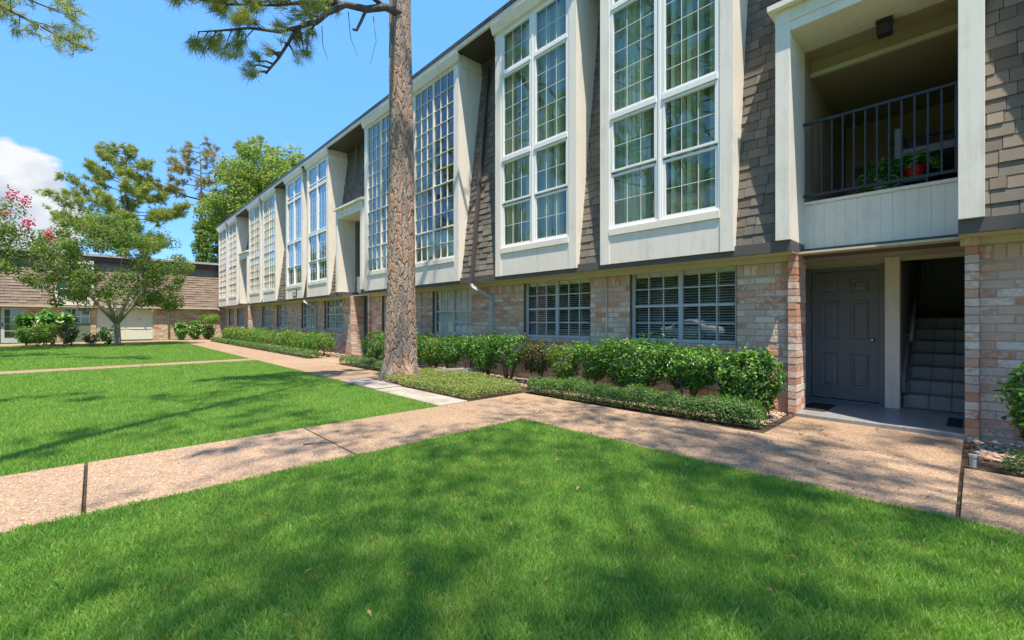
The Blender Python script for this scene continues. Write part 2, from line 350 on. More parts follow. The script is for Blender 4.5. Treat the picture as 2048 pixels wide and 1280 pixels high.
class MB:
    def __init__(s): s.v = []; s.f = []
    def add(s, V, F):
        n = len(s.v); s.v += [tuple(p) for p in V]; s.f += [tuple(i + n for i in f) for f in F]; return s
    def box(s, x0, x1, y0, y1, z0, z1):
        x0, x1 = sorted((x0, x1)); y0, y1 = sorted((y0, y1)); z0, z1 = sorted((z0, z1))
        return s.add([(x0, y0, z0), (x1, y0, z0), (x1, y1, z0), (x0, y1, z0), (x0, y0, z1), (x1, y0, z1), (x1, y1, z1), (x0, y1, z1)],
                     [(0, 3, 2, 1), (4, 5, 6, 7), (0, 1, 5, 4), (1, 2, 6, 5), (2, 3, 7, 6), (3, 0, 4, 7)])
    def prism_x(s, x0, x1, yz):      # polygon in Y-Z swept along X
        n = len(yz); V = [(x0, y, z) for y, z in yz] + [(x1, y, z) for y, z in yz]
        F = [tuple(range(n)), tuple(range(2 * n - 1, n - 1, -1))] + [(i, i + n, (i + 1) % n + n, (i + 1) % n) for i in range(n)]
        return s.add(V, F)
    def prism_z(s, xy, z0, z1):
        n = len(xy); V = [(x, y, z0) for x, y in xy] + [(x, y, z1) for x, y in xy]
        F = [tuple(range(n - 1, -1, -1)), tuple(range(n, 2 * n))] + [(i, (i + 1) % n, (i + 1) % n + n, i + n) for i in range(n)]
        return s.add(V, F)
    def tube(s, pts, rad, n=8, cap=True):
        pts = [Vector(p) for p in pts]
        if isinstance(rad, (int, float)): rad = [rad] * len(pts)
        V = []; F = []; prev = None
        for i, p in enumerate(pts):
            d = (pts[min(i + 1, len(pts) - 1)] - pts[max(i - 1, 0)]).normalized()
            a = Vector((0, 0, 1)) if abs(d.z) < 0.9 else Vector((1, 0, 0))
            if prev is not None: a = prev
            u = (a - d * a.dot(d)).normalized(); w = d.cross(u); prev = u
            V += [tuple(p + (u * math.cos(2 * math.pi * k / n) + w * math.sin(2 * math.pi * k / n)) * rad[i]) for k in range(n)]
        for i in range(len(pts) - 1):
            F += [(i * n + k, i * n + (k + 1) % n, (i + 1) * n + (k + 1) % n, (i + 1) * n + k) for k in range(n)]
        if cap: F += [tuple(range(n - 1, -1, -1)), tuple(range((len(pts) - 1) * n, len(pts) * n))]
        return s.add(V, F)
    def lathe(s, cx, cy, prof, n=20):
        V = []; F = []
        for r, z in prof: V += [(cx + r * math.cos(2 * math.pi * k / n), cy + r * math.sin(2 * math.pi * k / n), z) for k in range(n)]
        for i in range(len(prof) - 1):
            F += [(i * n + k, i * n + (k + 1) % n, (i + 1) * n + (k + 1) % n, (i + 1) * n + k) for k in range(n)]
        F += [tuple(range(n - 1, -1, -1)), tuple(range((len(prof) - 1) * n, len(prof) * n))]
        return s.add(V, F)
    def split(s, name, mat, parent, n=8):
        """every box of eight corners becomes a part of its own"""
        out = []
        for i in range(0, len(s.v), n):
            m = MB(); m.v = s.v[i:i + n]; m.f = [tuple(k - i for k in f) for f in s.f if i <= f[0] < i + n]; out.append(m.build(name, mat, parent))
        return out
    def build(s, name, mat, parent=None, kind=None, smooth=False, bevel=0.0, origin=None):
        b = base_of(parent) if parent else Vector(origin or (0, 0, 0))
        me = bpy.data.meshes.new(name)
        me.from_pydata([(x - b.x, y - b.y, z - b.z) for x, y, z in s.v], [], s.f)
        if smooth: me.polygons.foreach_set("use_smooth", [True] * len(me.polygons))
        o = put(name, me, mat, parent, kind)
        if origin and not parent: o.location = origin; BASE[o.name] = Vector(origin)
        if bevel:
            md = o.modifiers.new("bevel", 'BEVEL'); md.width = bevel; md.segments = 2; md.limit_method = 'ANGLE'
        return o
def box(name, mat, parent, *b, bevel=0.0, kind=None):
    return MB().box(*b).build(name, mat, parent, kind, bevel=bevel)
def unit(a): return a / np.maximum(np.linalg.norm(a, axis=-1, keepdims=True), 1e-9)
def rand_unit(n): return unit(rng.normal(size=(n, 3)))
def leaf_mesh(name, P, Nrm, L, W, fold=0.18, simple=False, D=None):
    n = len(P); L = np.broadcast_to(L, n)[:, None]; W = np.broadcast_to(W, n)[:, None]
    if D is None: D = rand_unit(n)
    D = unit(D - Nrm * (D * Nrm).sum(1, keepdims=True)); S = np.cross(D, Nrm)
    b = P - D * L * 0.5
    if simple:
        V = np.stack([b, P + S * W * 0.5 + Nrm * W * fold, b + D * L, P - S * W * 0.5 + Nrm * W * fold], 1).reshape(-1, 3)
        F = np.arange(n)[:, None] * 4 + np.array([0, 1, 2, 3])
    else:
        V = np.stack([b, b + D * L * 0.3 + S * W * 0.46 + Nrm * W * fold, b + D * L * 0.68 + S * W * 0.40 + Nrm * W * fold, b + D * L - Nrm * L * 0.12,
                      b + D * L * 0.68 - S * W * 0.40 + Nrm * W * fold, b + D * L * 0.3 - S * W * 0.46 + Nrm * W * fold], 1).reshape(-1, 3)
        i = np.arange(n)[:, None] * 6
        F = np.concatenate([i + np.array([0, 1, 2, 3]), i + np.array([0, 3, 4, 5])])
    return np_mesh(name, V, F)
def needle_mesh(name, P, D, n_per, L, W, spread=0.75):
    N = len(P); n = N * n_per
    Pn = np.repeat(P, n_per, 0) ; Dn = np.repeat(D, n_per, 0)
    d = unit(Dn + rng.normal(size=(n, 3)) * spread)
    s = unit(np.cross(d, rand_unit(n))); l = (L * rng.uniform(0.7, 1.1, n))[:, None]
    Pn = Pn + rng.normal(size=(n, 3)) * L * 0.12
    tip = Pn + d * l + np.array([0, 0, -1]) * l * 0.12
    V = np.stack([Pn - s * W * 0.5, Pn + s * W * 0.5, tip], 1).reshape(-1, 3)
    return np_mesh(name, V, np.arange(n * 3).reshape(-1, 3))
def fbm(p, s, seed=0):   # cheap smooth value noise from summed sines, for outlines
    r = np.random.default_rng(seed); o = 0
    for k in range(7):
        w = r.normal(size=3) * s * (1 + 0.6 * k); o = o + np.sin(p @ w + r.uniform(0, 6.28)) / (1 + 0.5 * k)
    return o / 3.0
# ------------------------------------------------------------------ ground, walks, lawns
g = MB().box(-600, 600, -600, 600, -0.30, -0.08).build("ground", "turf", kind="structure")
def lawn(name, x0, x1, y0, y1):
    return MB().box(x0, x1, y0, y1, -0.079, -0.022).build(name, "turf", kind="structure")
lawn("lawn", -4.05, 9.0, -14, 4.0)
lawn("lawn", -16.0, -5.5, -14, 3.8)
lawn("lawn", -33.0, -16.85, -14, 3.75)
wb = MB()
for b_ in ((-5.5, 7, 4.01, 5.5), (-5.5, -4.07, -10, 4.0), (-33, -5.56, 3.81, 5.16), (-16.82, -16.03, -8, 3.8), (-1.66, -.045, 5.51, 6.79)): wb.box(b_[0], b_[1], b_[2], b_[3], -.0785, -.03)
walk = wb.build("walkway", "soil", kind="structure")
def slab(x0, x1, y0, y1, mat="aggregate", z=0.0):
    return box("slab", mat, walk, x0, x1, y0, y1, -0.078, z, bevel=0.006)
slab(-4.06, -0.096, 4.0, 5.50); slab(-0.072, 3.2, 4.0, 5.48); slab(3.24, 7.0, 4.0, 5.48)
slab(-5.52, -4.075, 3.815, 5.50)
for y0, y1 in ((1.82, 3.80), (-0.045, 1.80), (-1.9, -0.067), (-5, -1.92), (-10, -5.02)): slab(-5.52, -4.06, y0, y1)
slab(-1.665, -0.095, 5.515, 6.80)
for x0, x1 in ((-12.6, -9.22), (-15.9, -12.62), (-19.2, -15.92), (-22.6, -19.22), (-26.0, -22.62), (-29.4, -26.02), (-33.0, -29.42)): slab(x0, x1, 3.80, 5.17)
slab(-15.5, -13.1, 5.185, 6.8)
for y0, y1 in ((1.0, 3.785), (-2.2, 0.985), (-8, -2.215)): slab(-16.83, -16.02, y0, y1)
slab(-36.6, -33.02, -14, 4.2); slab(-36.6, -33.02, 4.22, 6.8)
for x0, x1, z in ((-7.6, -5.53, 0.012), (-9.2, -7.62, 0.03)): slab(x0, x1, 3.74, 4.28, "concrete", z)
def bed(x0, x1, y0, y1): return MB().box(x0, x1, y0, y1, -0.077, -0.012).build("garden_bed", "soil", kind="structure")
bed(-13.08, -5.55, 4.285, 6.9); bed(-5.545, -1.68, 5.52, 6.9); bed(-0.044, 7, 5.49, 6.9); bed(-37, -15.52, 5.18, 6.9)

# ------------------------------------------------------------------ main apartment building
B = root("apartment_building", (-16.0, 10.0, 0.0), "long two-storey brick apartment building with shingled mansard and tall white dormers", "building")
YW, YD, YB = 6.88, 6.46, 6.50          # brick face, dormer face, band face
ZB0, ZB1 = 2.18, 2.32
EAVE = 7.86
XL, XR = -37.75, 6.0
def mansY(z): return 6.56 + (z - ZB1) * 0.128
COURSE, BL = 0.0925, 0.262
brick_var = []
for k in range(7):
    r_ = random.Random(k); b = 0.006; V = []
    hx, hz = 0.5, 0.5
    fx, fz = 0.5 - 0.022, 0.5 - 0.075
    def j(a): return a * r_.uniform(0.97, 1.02)
    V = [(-hx, 0.03, -hz), (hx, 0.03, -hz), (hx, 0.03, hz), (-hx, 0.03, hz), (-hx, b, -hz), (hx, b, -hz), (hx, b, hz), (-hx, b, hz)]
    V += [(j(-fx), r_.uniform(-.002, .002), j(-fz)), (j(fx), r_.uniform(-.002, .002), j(-fz)), (j(fx), r_.uniform(-.002, .002), j(fz)), (j(-fx), r_.uniform(-.002, .002), j(fz))]
    F = [(8, 9, 10, 11)] + [(4 + i, 4 + (i + 1) % 4, 8 + (i + 1) % 4, 8 + i) for i in range(4)] + [(i, (i + 1) % 4, 4 + (i + 1) % 4, 4 + i) for i in range(4)]
    me = bpy.data.meshes.new("brick"); me.from_pydata(V, [], F); me.materials.append(M["brick"]); brick_var.append((me, V, F))
bricks = []      # (cx, yface, cz, length, height, rotated?)
def course_spans(x0, x1, offs, length):
    x = x0 - offs
    while x < x1:
        a, b = max(x, x0), min(x + length, x1)
        if b - a > 0.035: yield a, b
        x += length
def brick_area(x0, x1, z0, z1, holes=(), y=YW):
    n = int(round((z1 - z0) / COURSE))
    for c in range(n):
        zc = z0 + (c + 0.5) * COURSE; segs = [(x0, x1)]
        for hx0, hx1, hz0, hz1 in holes:
            if hz0 - COURSE * 0.45 < zc < hz1 + COURSE * 0.3:
                segs = [s for a, b in segs for s in ((a, min(b, hx0)), (max(a, hx1), b)) if s[1] - s[0] > 0.03]
        for a, b in segs:
            for p, q in course_spans(a, b, (0.13 if c % 2 else 0.0) + rnd.uniform(0, .012), BL):
                bricks.append(((p + q) / 2, y + rnd.uniform(-.003, .004), zc + rnd.uniform(-.001, .001), q - p - 0.011, COURSE - 0.0115, False))
def soldiers(x0, x1, z0, z1, y=YW):
    n = int((x1 - x0) / COURSE); w = (x1 - x0) / max(n, 1)
    for i in range(n): bricks.append((x0 + (i + .5) * w, y + rnd.uniform(-.003, .003), (z0 + z1) / 2, w - 0.012, z1 - z0 - 0.012, False))
GW = [(-4.22, -2.44, "open"), (-6.88, -5.09, "open"), (-10.51, -8.73, "shut"), (-13.5, -11.75, "shut"), (-18.54, -16.62, "curtain"), (-21.32, -19.4, "curtain"),
      (-25.05, -23.2, "curtain"), (-27.86, -26.0, "curtain"), (-33.9, -32.2, "curtain"), (-36.4, -34.8, "curtain"), (1.0, 2.8, "open")]
WZ0, WZ1 = 0.92, 2.09
EN = [(-1.75, 0.02), (-15.80, -14.28), (-30.7, -29.4)]
SOLZ = 2.09
def walls():
    segs = [(0.02, XR), (-14.28, -1.75), (-29.4, -15.80), (XL, -30.7)]
    out = []
    for a, b in segs:
        bk = MB()
        holes = [(w[0], w[1], WZ0, 3.0) for w in GW if a < w[0] < b]
        brick_area(a, b, -0.05, 1.92, holes)
        xs = a
        for h in sorted(holes): 
            soldiers(xs, h[0], 1.92, SOLZ); xs = h[1]
        soldiers(xs, b, 1.92, SOLZ)
        # mortar backing with openings
        xs = a
        for h in sorted(holes):
            bk.box(xs, h[0], YW + 0.006, YW + 0.22, -0.1, 2.2); bk.box(h[0], h[1], YW + 0.006, YW + 0.22, -0.1, WZ0 - 0.09); xs = h[1]
        bk.box(xs, b, YW + 0.006, YW + 0.22, -0.1, 2.2)
        out.append((a, b, bk.build("brick_wall", "mortar", B)))
    # window sills: a rowlock course under every opening
    for w in GW:
        n = int((w[1] - w[0]) / 0.2); ww = (w[1] - w[0]) / n
        for i in range(n): bricks.append((w[0] + (i + .5) * ww, YW - 0.035 + rnd.uniform(-.003, .003), WZ0 - 0.045, ww - 0.01, 0.082, False))
        MB().box(w[0], w[1], YW - 0.022, YW + 0.2, WZ0 - 0.088, WZ0 - 0.004).build("sill_bed", "mortar", B)
    return out
WALLS = walls()
def wall_of(x): return min(WALLS, key=lambda w: max(w[0] - x, x - w[1], 0))[2]
# stacked header pilasters either side of the entries, with their returns
pil = MB()
for (x0, x1), dets in ((EN[0], 1), (EN[1], 1), (EN[2], 0)):
    for px0, px1 in ((x0, x0 + 0.10), (x1 - 0.105, x1)):
        pil.box(px0 + .006, px1 - .006, 6.808, 7.25, -0.05, 2.17)
def brick_box(x0, x1, y0, y1, zc):      # a whole brick seen on two sides
    return ((x0 + x1) / 2, (y0 + y1) / 2, zc, x1 - x0, y1 - y0)
PILB = []
for (x0, x1) in EN:
    for px0, px1 in ((x0, x0 + 0.10), (x1 - 0.105, x1)):
        for c in range(24):
            zc = -0.05 + (c + .5) * COURSE
            if zc > 2.14: continue
            d = rnd.uniform(-.004, .004)
            PILB.append(brick_box(px0, px1 + d, 6.80 + rnd.uniform(-.005, .003), 7.02, zc)); PILB.append(brick_box(px0, px1 + d, 7.03, 7.245, zc))
pil.split("pilaster_core", "mortar", B)
def chamfer_box_mesh(name, mat):
    s = .5; b = .06; V = []; F = []
    me = bpy.data.meshes.new(name)
    mb = MB().box(-.5, .5, -.5, .5, -.5, .5); me.from_pydata(mb.v, [], mb.f); me.materials.append(M[mat]); return me
pil_me = chamfer_box_mesh("brick", "brick")
# nearest bricks are parts of their own, the rest one mesh
def cdist(x, y, z): return math.sqrt(x * x + y * y + (z - 1.28) ** 2)
allb = [("w",) + b for b in bricks] + [("p",) + p for p in PILB]
def vis(b):
    x, y, z = b[1:4]; d = cdist(x, y, z)
    if x > 0.35: d += 50
    if z < 0.25: d += 0.6
    return d
allb.sort(key=vis)
for b in allb[:296]:
    if b[0] == "w":
        me = rnd.choice(brick_var)[0]
        o = put("brick", me, None, wall_of(b[1]), loc=(b[1], b[2], b[3]), scale=(b[4], 1, b[5]), rot=(0, rnd.uniform(-.004, .004), 0))
    else:
        o = put("brick", pil_me, None, wall_of(b[1]), loc=(b[1], b[2], b[3]), scale=(b[4], b[5], COURSE - 0.011))
rests = {}
for b in allb[296:]:
    rest = rests.setdefault(id(wall_of(b[1])), MB())
    if b[0] == "w":
        me, V, F = rnd.choice(brick_var)
        rest.add([(b[1] + v[0] * b[4], b[2] + v[1], b[3] + v[2] * b[5]) for v in V], F)
    else:
        hx, hy, hz = b[4] / 2, b[5] / 2, (COURSE - .011) / 2
        rest.box(b[1] - hx, b[1] + hx, b[2] - hy, b[2] + hy, b[3] - hz, b[3] + hz)
for wx0, wx1, wob in WALLS:
    if id(wob) in rests: rests[id(wob)].build("bricks", "brick", wob, kind="stuff")

# band, soffit, frieze, roof, interior shell
bnd = MB(); sof = MB(); frz = MB()
for a, b in ((XL, -30.72), (-29.38, -15.82), (-14.26, -1.64), (-0.13, XR)):
    bnd.box(a, b, YB, YB + 0.05, ZB0, ZB1); sof.box(a + .002, b - .002, YB + 0.052, YW + 0.1, ZB0 - 0.012, ZB0 + 0.01)
    frz.box(a + .01, b - .01, YW - 0.03, YW + 0.1, SOLZ + 0.004, ZB0 - 0.014)
    bnd.box(a, a + .05, YB + .051, 7.16, ZB0 + .001, ZB1 - .001) if a > XL else None
    bnd.box(b - .05, b, YB + .051, 7.16, ZB0 + .001, ZB1 - .001) if b < XR else None
bnd.split("fascia_band", "band_taupe", B); sof.split("soffit", "soffit_cream", B); frz.split("frieze_board", "soffit_cream", B)
MB().box(XL - .1, XR, 6.34, 14.2, EAVE + 0.075, EAVE + 0.16).box(XL - .06, XR, 6.42, 14.0, EAVE - .02, EAVE + 0.073).build("roof_deck", "gutter_dark", B)
MB().box(XL - .08, XR, 6.36, 6.415, EAVE - 0.03, EAVE + 0.07).build("eave_trim", "trim_white", B)
MB().box(XL, XR, mansY(7.6) - .05, mansY(7.6) + .02, 7.55, EAVE - .021).build("mansard_top_trim", "band_taupe", B)
sh = MB()   # closed rear shell so that rooms behind the glass are dim
sh.box(XL, XR, 13.8, 14, -.1, EAVE - .03); sh.box(XL, XL + .1, 7.15, 13.8, -.1, EAVE - .03); sh.box(XR - .1, XR, 7.15, 13.8, -.1, EAVE - .03)
sh.split("rear_wall", "band_taupe", B)
fl = MB()
for a, b in ((XL, -30.8), (-29.3, -16.0), (-14.1, -2.0), (0.05, XR)):
    fl.box(a, b, 7.12, 9.6, ZB0 + .02, 2.7); fl.box(a, b, 9.6, 9.7, -.1, EAVE - .03); fl.box(a, a + .06, 7.1, 9.6, 2.7, EAVE - .03); fl.box(b - .06, b, 7.1, 9.6, 2.7, EAVE - .03)
    fl.box(a, a + .06, 7.1, 9.6, -.1, 2.2); fl.box(b - .06, b, 7.1, 9.6, -.1, 2.2)
fl.split("interior_wall", "interior", B)

# dormer layout: (x0, x1, style)
DORM = [(0.62, 2.88, "vinyl"), (-4.56, -2.33, "vinyl"), (-7.36, -5.09, "vinyl"), (-10.97, -8.72, "grid"), (-13.9, -11.64, "grid"), (-19.36, -17.0, "vinyl2"), (-22.16, -19.86, "vinyl2"),
        (-26.09, -23.75, "grid2"), (-28.95, -26.55, "grid2"), (-34.35, -31.95, "grid2"), (-37.5, -34.9, "grid2")]
EF = [(-1.81, 0.06), (-16.30, -14.05), (-31.3, -29.3)]
# mansard: shingles between dormers and above / beside the entry frames
occ = sorted([(d[0], d[1]) for d in DORM])
mans = MB(); shing = []
EXP = 0.137
slope = math.atan(0.128)
def mans_seg(a, b, z0, z1):
    mans.add([(a, mansY(z0), z0), (b, mansY(z0), z0), (b, mansY(z1), z1), (a, mansY(z1), z1), (a, mansY(z0) + .12, z0), (b, mansY(z0) + .12, z0), (b, mansY(z1) + .12, z1), (a, mansY(z1) + .12, z1)],
             [(0, 1, 2, 3), (7, 6, 5, 4), (0, 4, 5, 1), (1, 5, 6, 2), (2, 6, 7, 3), (3, 7, 4, 0)])
    z = z0; k = 0
    while z < z1:
        x = a - rnd.uniform(0, .22)
        while x < b:
            w = rnd.choice((0.12, 0.16, 0.19, 0.23, 0.27)); p, q = max(a, x), min(b, x + w)
            if q - p > 0.02: shing.append(((p + q) / 2, z, q - p - 0.005, rnd.uniform(-.006, .006), rnd.choice((0.0, 0.002, 0.006))))
            x += w
        z += EXP; k += 1
edges = []; cur = XL
for a, b in occ:
    if a - cur > 0.01: edges.append((cur, a))
    cur = b
edges.append((cur, 1.0 if cur < 1 else XR))
edges = [(a, min(b, XR)) for a, b in edges]
for a, b in edges:
    e = [f for f in EF if a < (f[0] + f[1]) / 2 < b]
    if e:
        e0, e1 = e[0]
        if e0 > a: mans_seg(a, e0 + .02, ZB1, 5.5)
        if b > e1: mans_seg(e1 - .02, b, ZB1, 5.5)
        mans_seg(a, b, 5.5, 7.62)
    else: mans_seg(a, b, ZB1, 7.62)
MRS = mans.split("mansard_roof", "shingle", B)
MRX = [(min(v.co.x for v in o.data.vertices) - 16, max(v.co.x for v in o.data.vertices) - 16, min(v.co.z for v in o.data.vertices), o) for o in MRS]
def mans_of(x, z): return min(MRX, key=lambda w: max(w[0] - x, x - w[1], 0) * 10 + (0 if z >= w[2] - .01 else 50) - w[2] * .01)[3]
shm = MB().add([(-.5, -.016, 0), (.5, -.016, 0), (.5, -.005, 1), (-.5, -.005, 1), (-.5, .0, 0), (.5, .0, 0), (.5, .002, 1), (-.5, .002, 1)],
               [(0, 1, 2, 3), (7, 6, 5, 4), (0, 4, 5, 1), (1, 5, 6, 2), (2, 6, 7, 3), (3, 7, 4, 0)])
sh_me = bpy.data.meshes.new("shingle"); sh_me.from_pydata(shm.v, [], shm.f); sh_me.materials.append(M["shingle"])
def svis(s):
    d = cdist(s[0], mansY(s[1]), s[1])
    if s[0] > 0.5: d += 50
    zt = 1.28 + 0.75 * 0.94 * (-s[0] * .726 + 6.6 * .688)     # above the top of the frame
    if s[1] > zt: d += 30
    return d
shing.sort(key=svis)
SH = EXP + 0.035
for s in shing[:296]:
    put("shingle", sh_me, None, mans_of(s[0], s[1]), loc=(s[0], mansY(s[1]) - .002, s[1] + s[3]), rot=(-slope, 0, 0), scale=(s[2], 1 + s[4] * 120, SH))
rsd = {}; cs, sn = math.cos(slope), math.sin(slope)
for s in shing[296:]:
    V = []; rs = rsd.setdefault(mans_of(s[0], s[1]).name, MB())
    for x, y, z in shm.v:
        y *= 1 + s[4] * 120; z *= SH
        V.append((s[0] + x * s[2], mansY(s[1]) - .002 + y * cs + z * sn, s[1] + s[3] - y * sn + z * cs))
    rs.add(V, shm.f)
for o in MRS:
    if o.name in rsd: rsd[o.name].build("shingles", "shingle", o, kind="stuff")

def muntins(mb, x0, x1, z0, z1, nc, nr, y0, y1, w):
    for i in range(1, nc):
        x = x0 + (x1 - x0) * i / nc; mb.box(x - w / 2, x + w / 2, y0, y1, z0, z1)
    for i in range(1, nr):
        z = z0 + (z1 - z0) * i / nr; mb.box(x0, x1, y0 + .001, y1 - .001, z - w / 2, z + w / 2)
def sash(mb, x0, x1, z0, z1, y0, y1, w, wb=None):
    wb = wb or w
    mb.box(x0, x0 + w, y0, y1, z0, z1); mb.box(x1 - w, x1, y0, y1, z0, z1)
    mb.box(x0 + w, x1 - w, y0 + .001, y1 - .001, z0, z0 + wb); mb.box(x0 + w, x1 - w, y0 + .001, y1 - .001, z1 - w, z1)
HEAD = 7.62
def dormer(x0, x1, style, near):
    zb = 2.255; zt = 7.80
    body = MB()
    wx0, wx1 = x0 + 0.185, x1 - 0.185; wz0, wz1 = 2.86, 7.58
    # cheeks (triangular side walls) and the front frame
    for a, b in ((x0, x0 + 0.05), (x1 - 0.05, x1)):
        body.prism_x(a, b, [(YD + .10, zb + .02), (mansY(zb) + .10, zb + .02), (mansY(zt) + .10, zt + .05), (mansY(zt) + .10, EAVE - .025), (YD + .10, EAVE - .025)])
    body.box(x0, wx0, YD, YD + .10, zb, zt); body.box(wx1, x1, YD, YD + .10, zb, zt)
    body.box(wx0, wx1, YD + .002, YD + .10, wz1, zt)
    d = body.build("dormer", "trim_white", B, bevel=0.004 if near else 0)
    # apron below the window
    n = 9
    if near:
        for i in range(n):
            a = wx0 + (wx1 - wx0) * i / n; b = wx0 + (wx1 - wx0) * (i + 1) / n
            box("board", "siding_white", d, a + .0008, b - .0008, YD + .012, YD + .09, zb + .004, 2.74)
    else: box("apron_panel", "siding_white", d, wx0, wx1, YD + .012, YD + .09, zb + .004, 2.74)
    box("window_sill", "trim_white", d, wx0 - .0, wx1 + .0, YD - .012, YD + .098, 2.742, 2.858, bevel=0.004 if near else 0)
    # crown fascia with a raking outer face, and the little return roofs on both sides
    MB().prism_x(x0 - .05, x1 + .05, [(YD - .005, 7.62), (YD - .045, 7.625), (YD - .115, 7.80), (YD - .005, 7.80)]).build("crown_trim", "trim_white", d)
    rt = MB()
    for a, b in ((x0 - .03, x0 + .02), (x1 - .02, x1 + .03)):
        rt.prism_x(a, b, [(YD + .0, 7.50), (mansY(7.9) + .0, 7.60), (mansY(7.9) + .0, 7.70), (YD + .0, 7.61)])
    rt.split("cheek_trim", "trim_white", d)
    # window
    fr = MB(); gl = []; mu = MB()
    yf0, yf1 = YD + .012, YD + .085
    vin = style.startswith("vinyl")
    mat = "vinyl_white" if vin else "trim_white"
    xm = (wx0 + wx1) / 2
    if vin:
        rows = [(2.86, 3.80, 1), (3.80, 4.74, 2), (4.80, 6.62, 3), (6.66, 7.56, 4)] if style == "vinyl" else [(2.86, 3.66, 1), (3.66, 4.80, 2), (4.84, 6.76, 3), (6.80, 7.56, 4)]
        for a, b in ((wx0, xm - .018), (xm + .018, wx1)):
            sash(fr, a, b, 2.86, 7.58, yf0, yf1, .032)
            for z0, z1, k in rows:
                off = 0.018 if k == 1 else 0.0
                sash(fr, a + .033, b - .033, z0 + .03, z1 - .004, yf0 - .006 + (0.022 if k == 1 else .004), yf1 - .012 + off * .3, .040)
                gl.append((a + .073, b - .073, z0 + .07, z1 - .044, YD + .052 + off * .3))
                muntins(mu, a + .073, b - .073, z0 + .07, z1 - .044, 3, 5 if k == 3 else 2, YD + .043 + off * .3, YD + .049 + off * .3, .008)
            fr.box(a + .03, b - .03, yf0 - .022, yf1, 4.742, 4.83); fr.box(a + .03, b - .03, yf0 - .015, yf1, 6.622, 6.685)
        fr.box(xm - .018, xm + .018, yf0 - .012, yf1 + .002, 2.865, 7.575)
    else:
        sash(fr, wx0, wx1, 2.86, 7.58, yf0, yf1, .04)
        fr.box(xm - .025, xm + .025, yf0 - .006, yf1, 2.90, 7.54)
        for a, b in ((wx0 + .04, xm - .025), (xm + .025, wx1 - .04)):
            for z0, z1, nr in ((2.90, 3.64, 2), (3.68, 4.78, 3), (4.81, 7.54, 7)):
                muntins(mu, a, b, z0, z1, 3, nr, yf0 + .010, yf0 + .042, .015)
                if style == "grid":
                    for i in range(3):
                        for k in range(nr):
                            gl.append((a + (b - a) * i / 3 + .008, a + (b - a) * (i + 1) / 3 - .008, z0 + (z1 - z0) * k / nr + .008, z0 + (z1 - z0) * (k + 1) / nr - .008, YD + .048))
                else: gl.append((a, b, z0, z1, YD + .048))
            fr.box(a, b, yf0, yf1 - .01, 3.64, 3.68); fr.box(a, b, yf0, yf1 - .01, 4.78, 4.81)
    fr.build("window_frame", mat, d, bevel=0.003 if near else 0)
    mu.build("muntin_grid", mat, d)
    gm = "glass_coated" if style in ("vinyl2",) else "glass"
    for a, b, z0, z1, y in gl:
        me = pane_mesh(gm, style == "grid")
        put("pane", me, None, d, loc=((a + b) / 2, y, (z0 + z1) / 2), scale=(b - a, 1, z1 - z0), rot=(rnd.uniform(-.006, .006), 0, rnd.uniform(-.006, .006)))
    # blinds behind the glass
    bl = MB(); y = YD + .17
    if style in ("vinyl", "grid2", "vinyl2"):
        x = wx0 + .02
        while x < wx1 - .05:
            a = R(rnd.uniform(8, 55)); hw = .044
            bl.add([(x + hw - hw * math.cos(a), y - hw * math.sin(a), 2.9), (x + hw + hw * math.cos(a), y + hw * math.sin(a), 2.9), (x + hw + hw * math.cos(a), y + hw * math.sin(a), 7.54), (x + hw - hw * math.cos(a), y - hw * math.sin(a), 7.54)], [(0, 1, 2, 3)])
            x += .086
        bl.build("vertical_blind", "blind_vertical", d)
    else:
        bl.box(wx0, wx1, y + .05, y + .07, 2.9, 3.66)
        bl.build("curtain", "curtain", d)
    return d
_pm = {}
def pane_mesh(gm, small):
    if gm not in _pm:
        mb = MB().box(-.5, .5, -.002, .002, -.5, .5); me = bpy.data.meshes.new("pane"); me.from_pydata(mb.v, [], mb.f); me.materials.append(M[gm]); _pm[gm] = me
    return _pm[gm]
for x0, x1, st in DORM: dormer(x0, x1, st, -11 < x0 < 1)

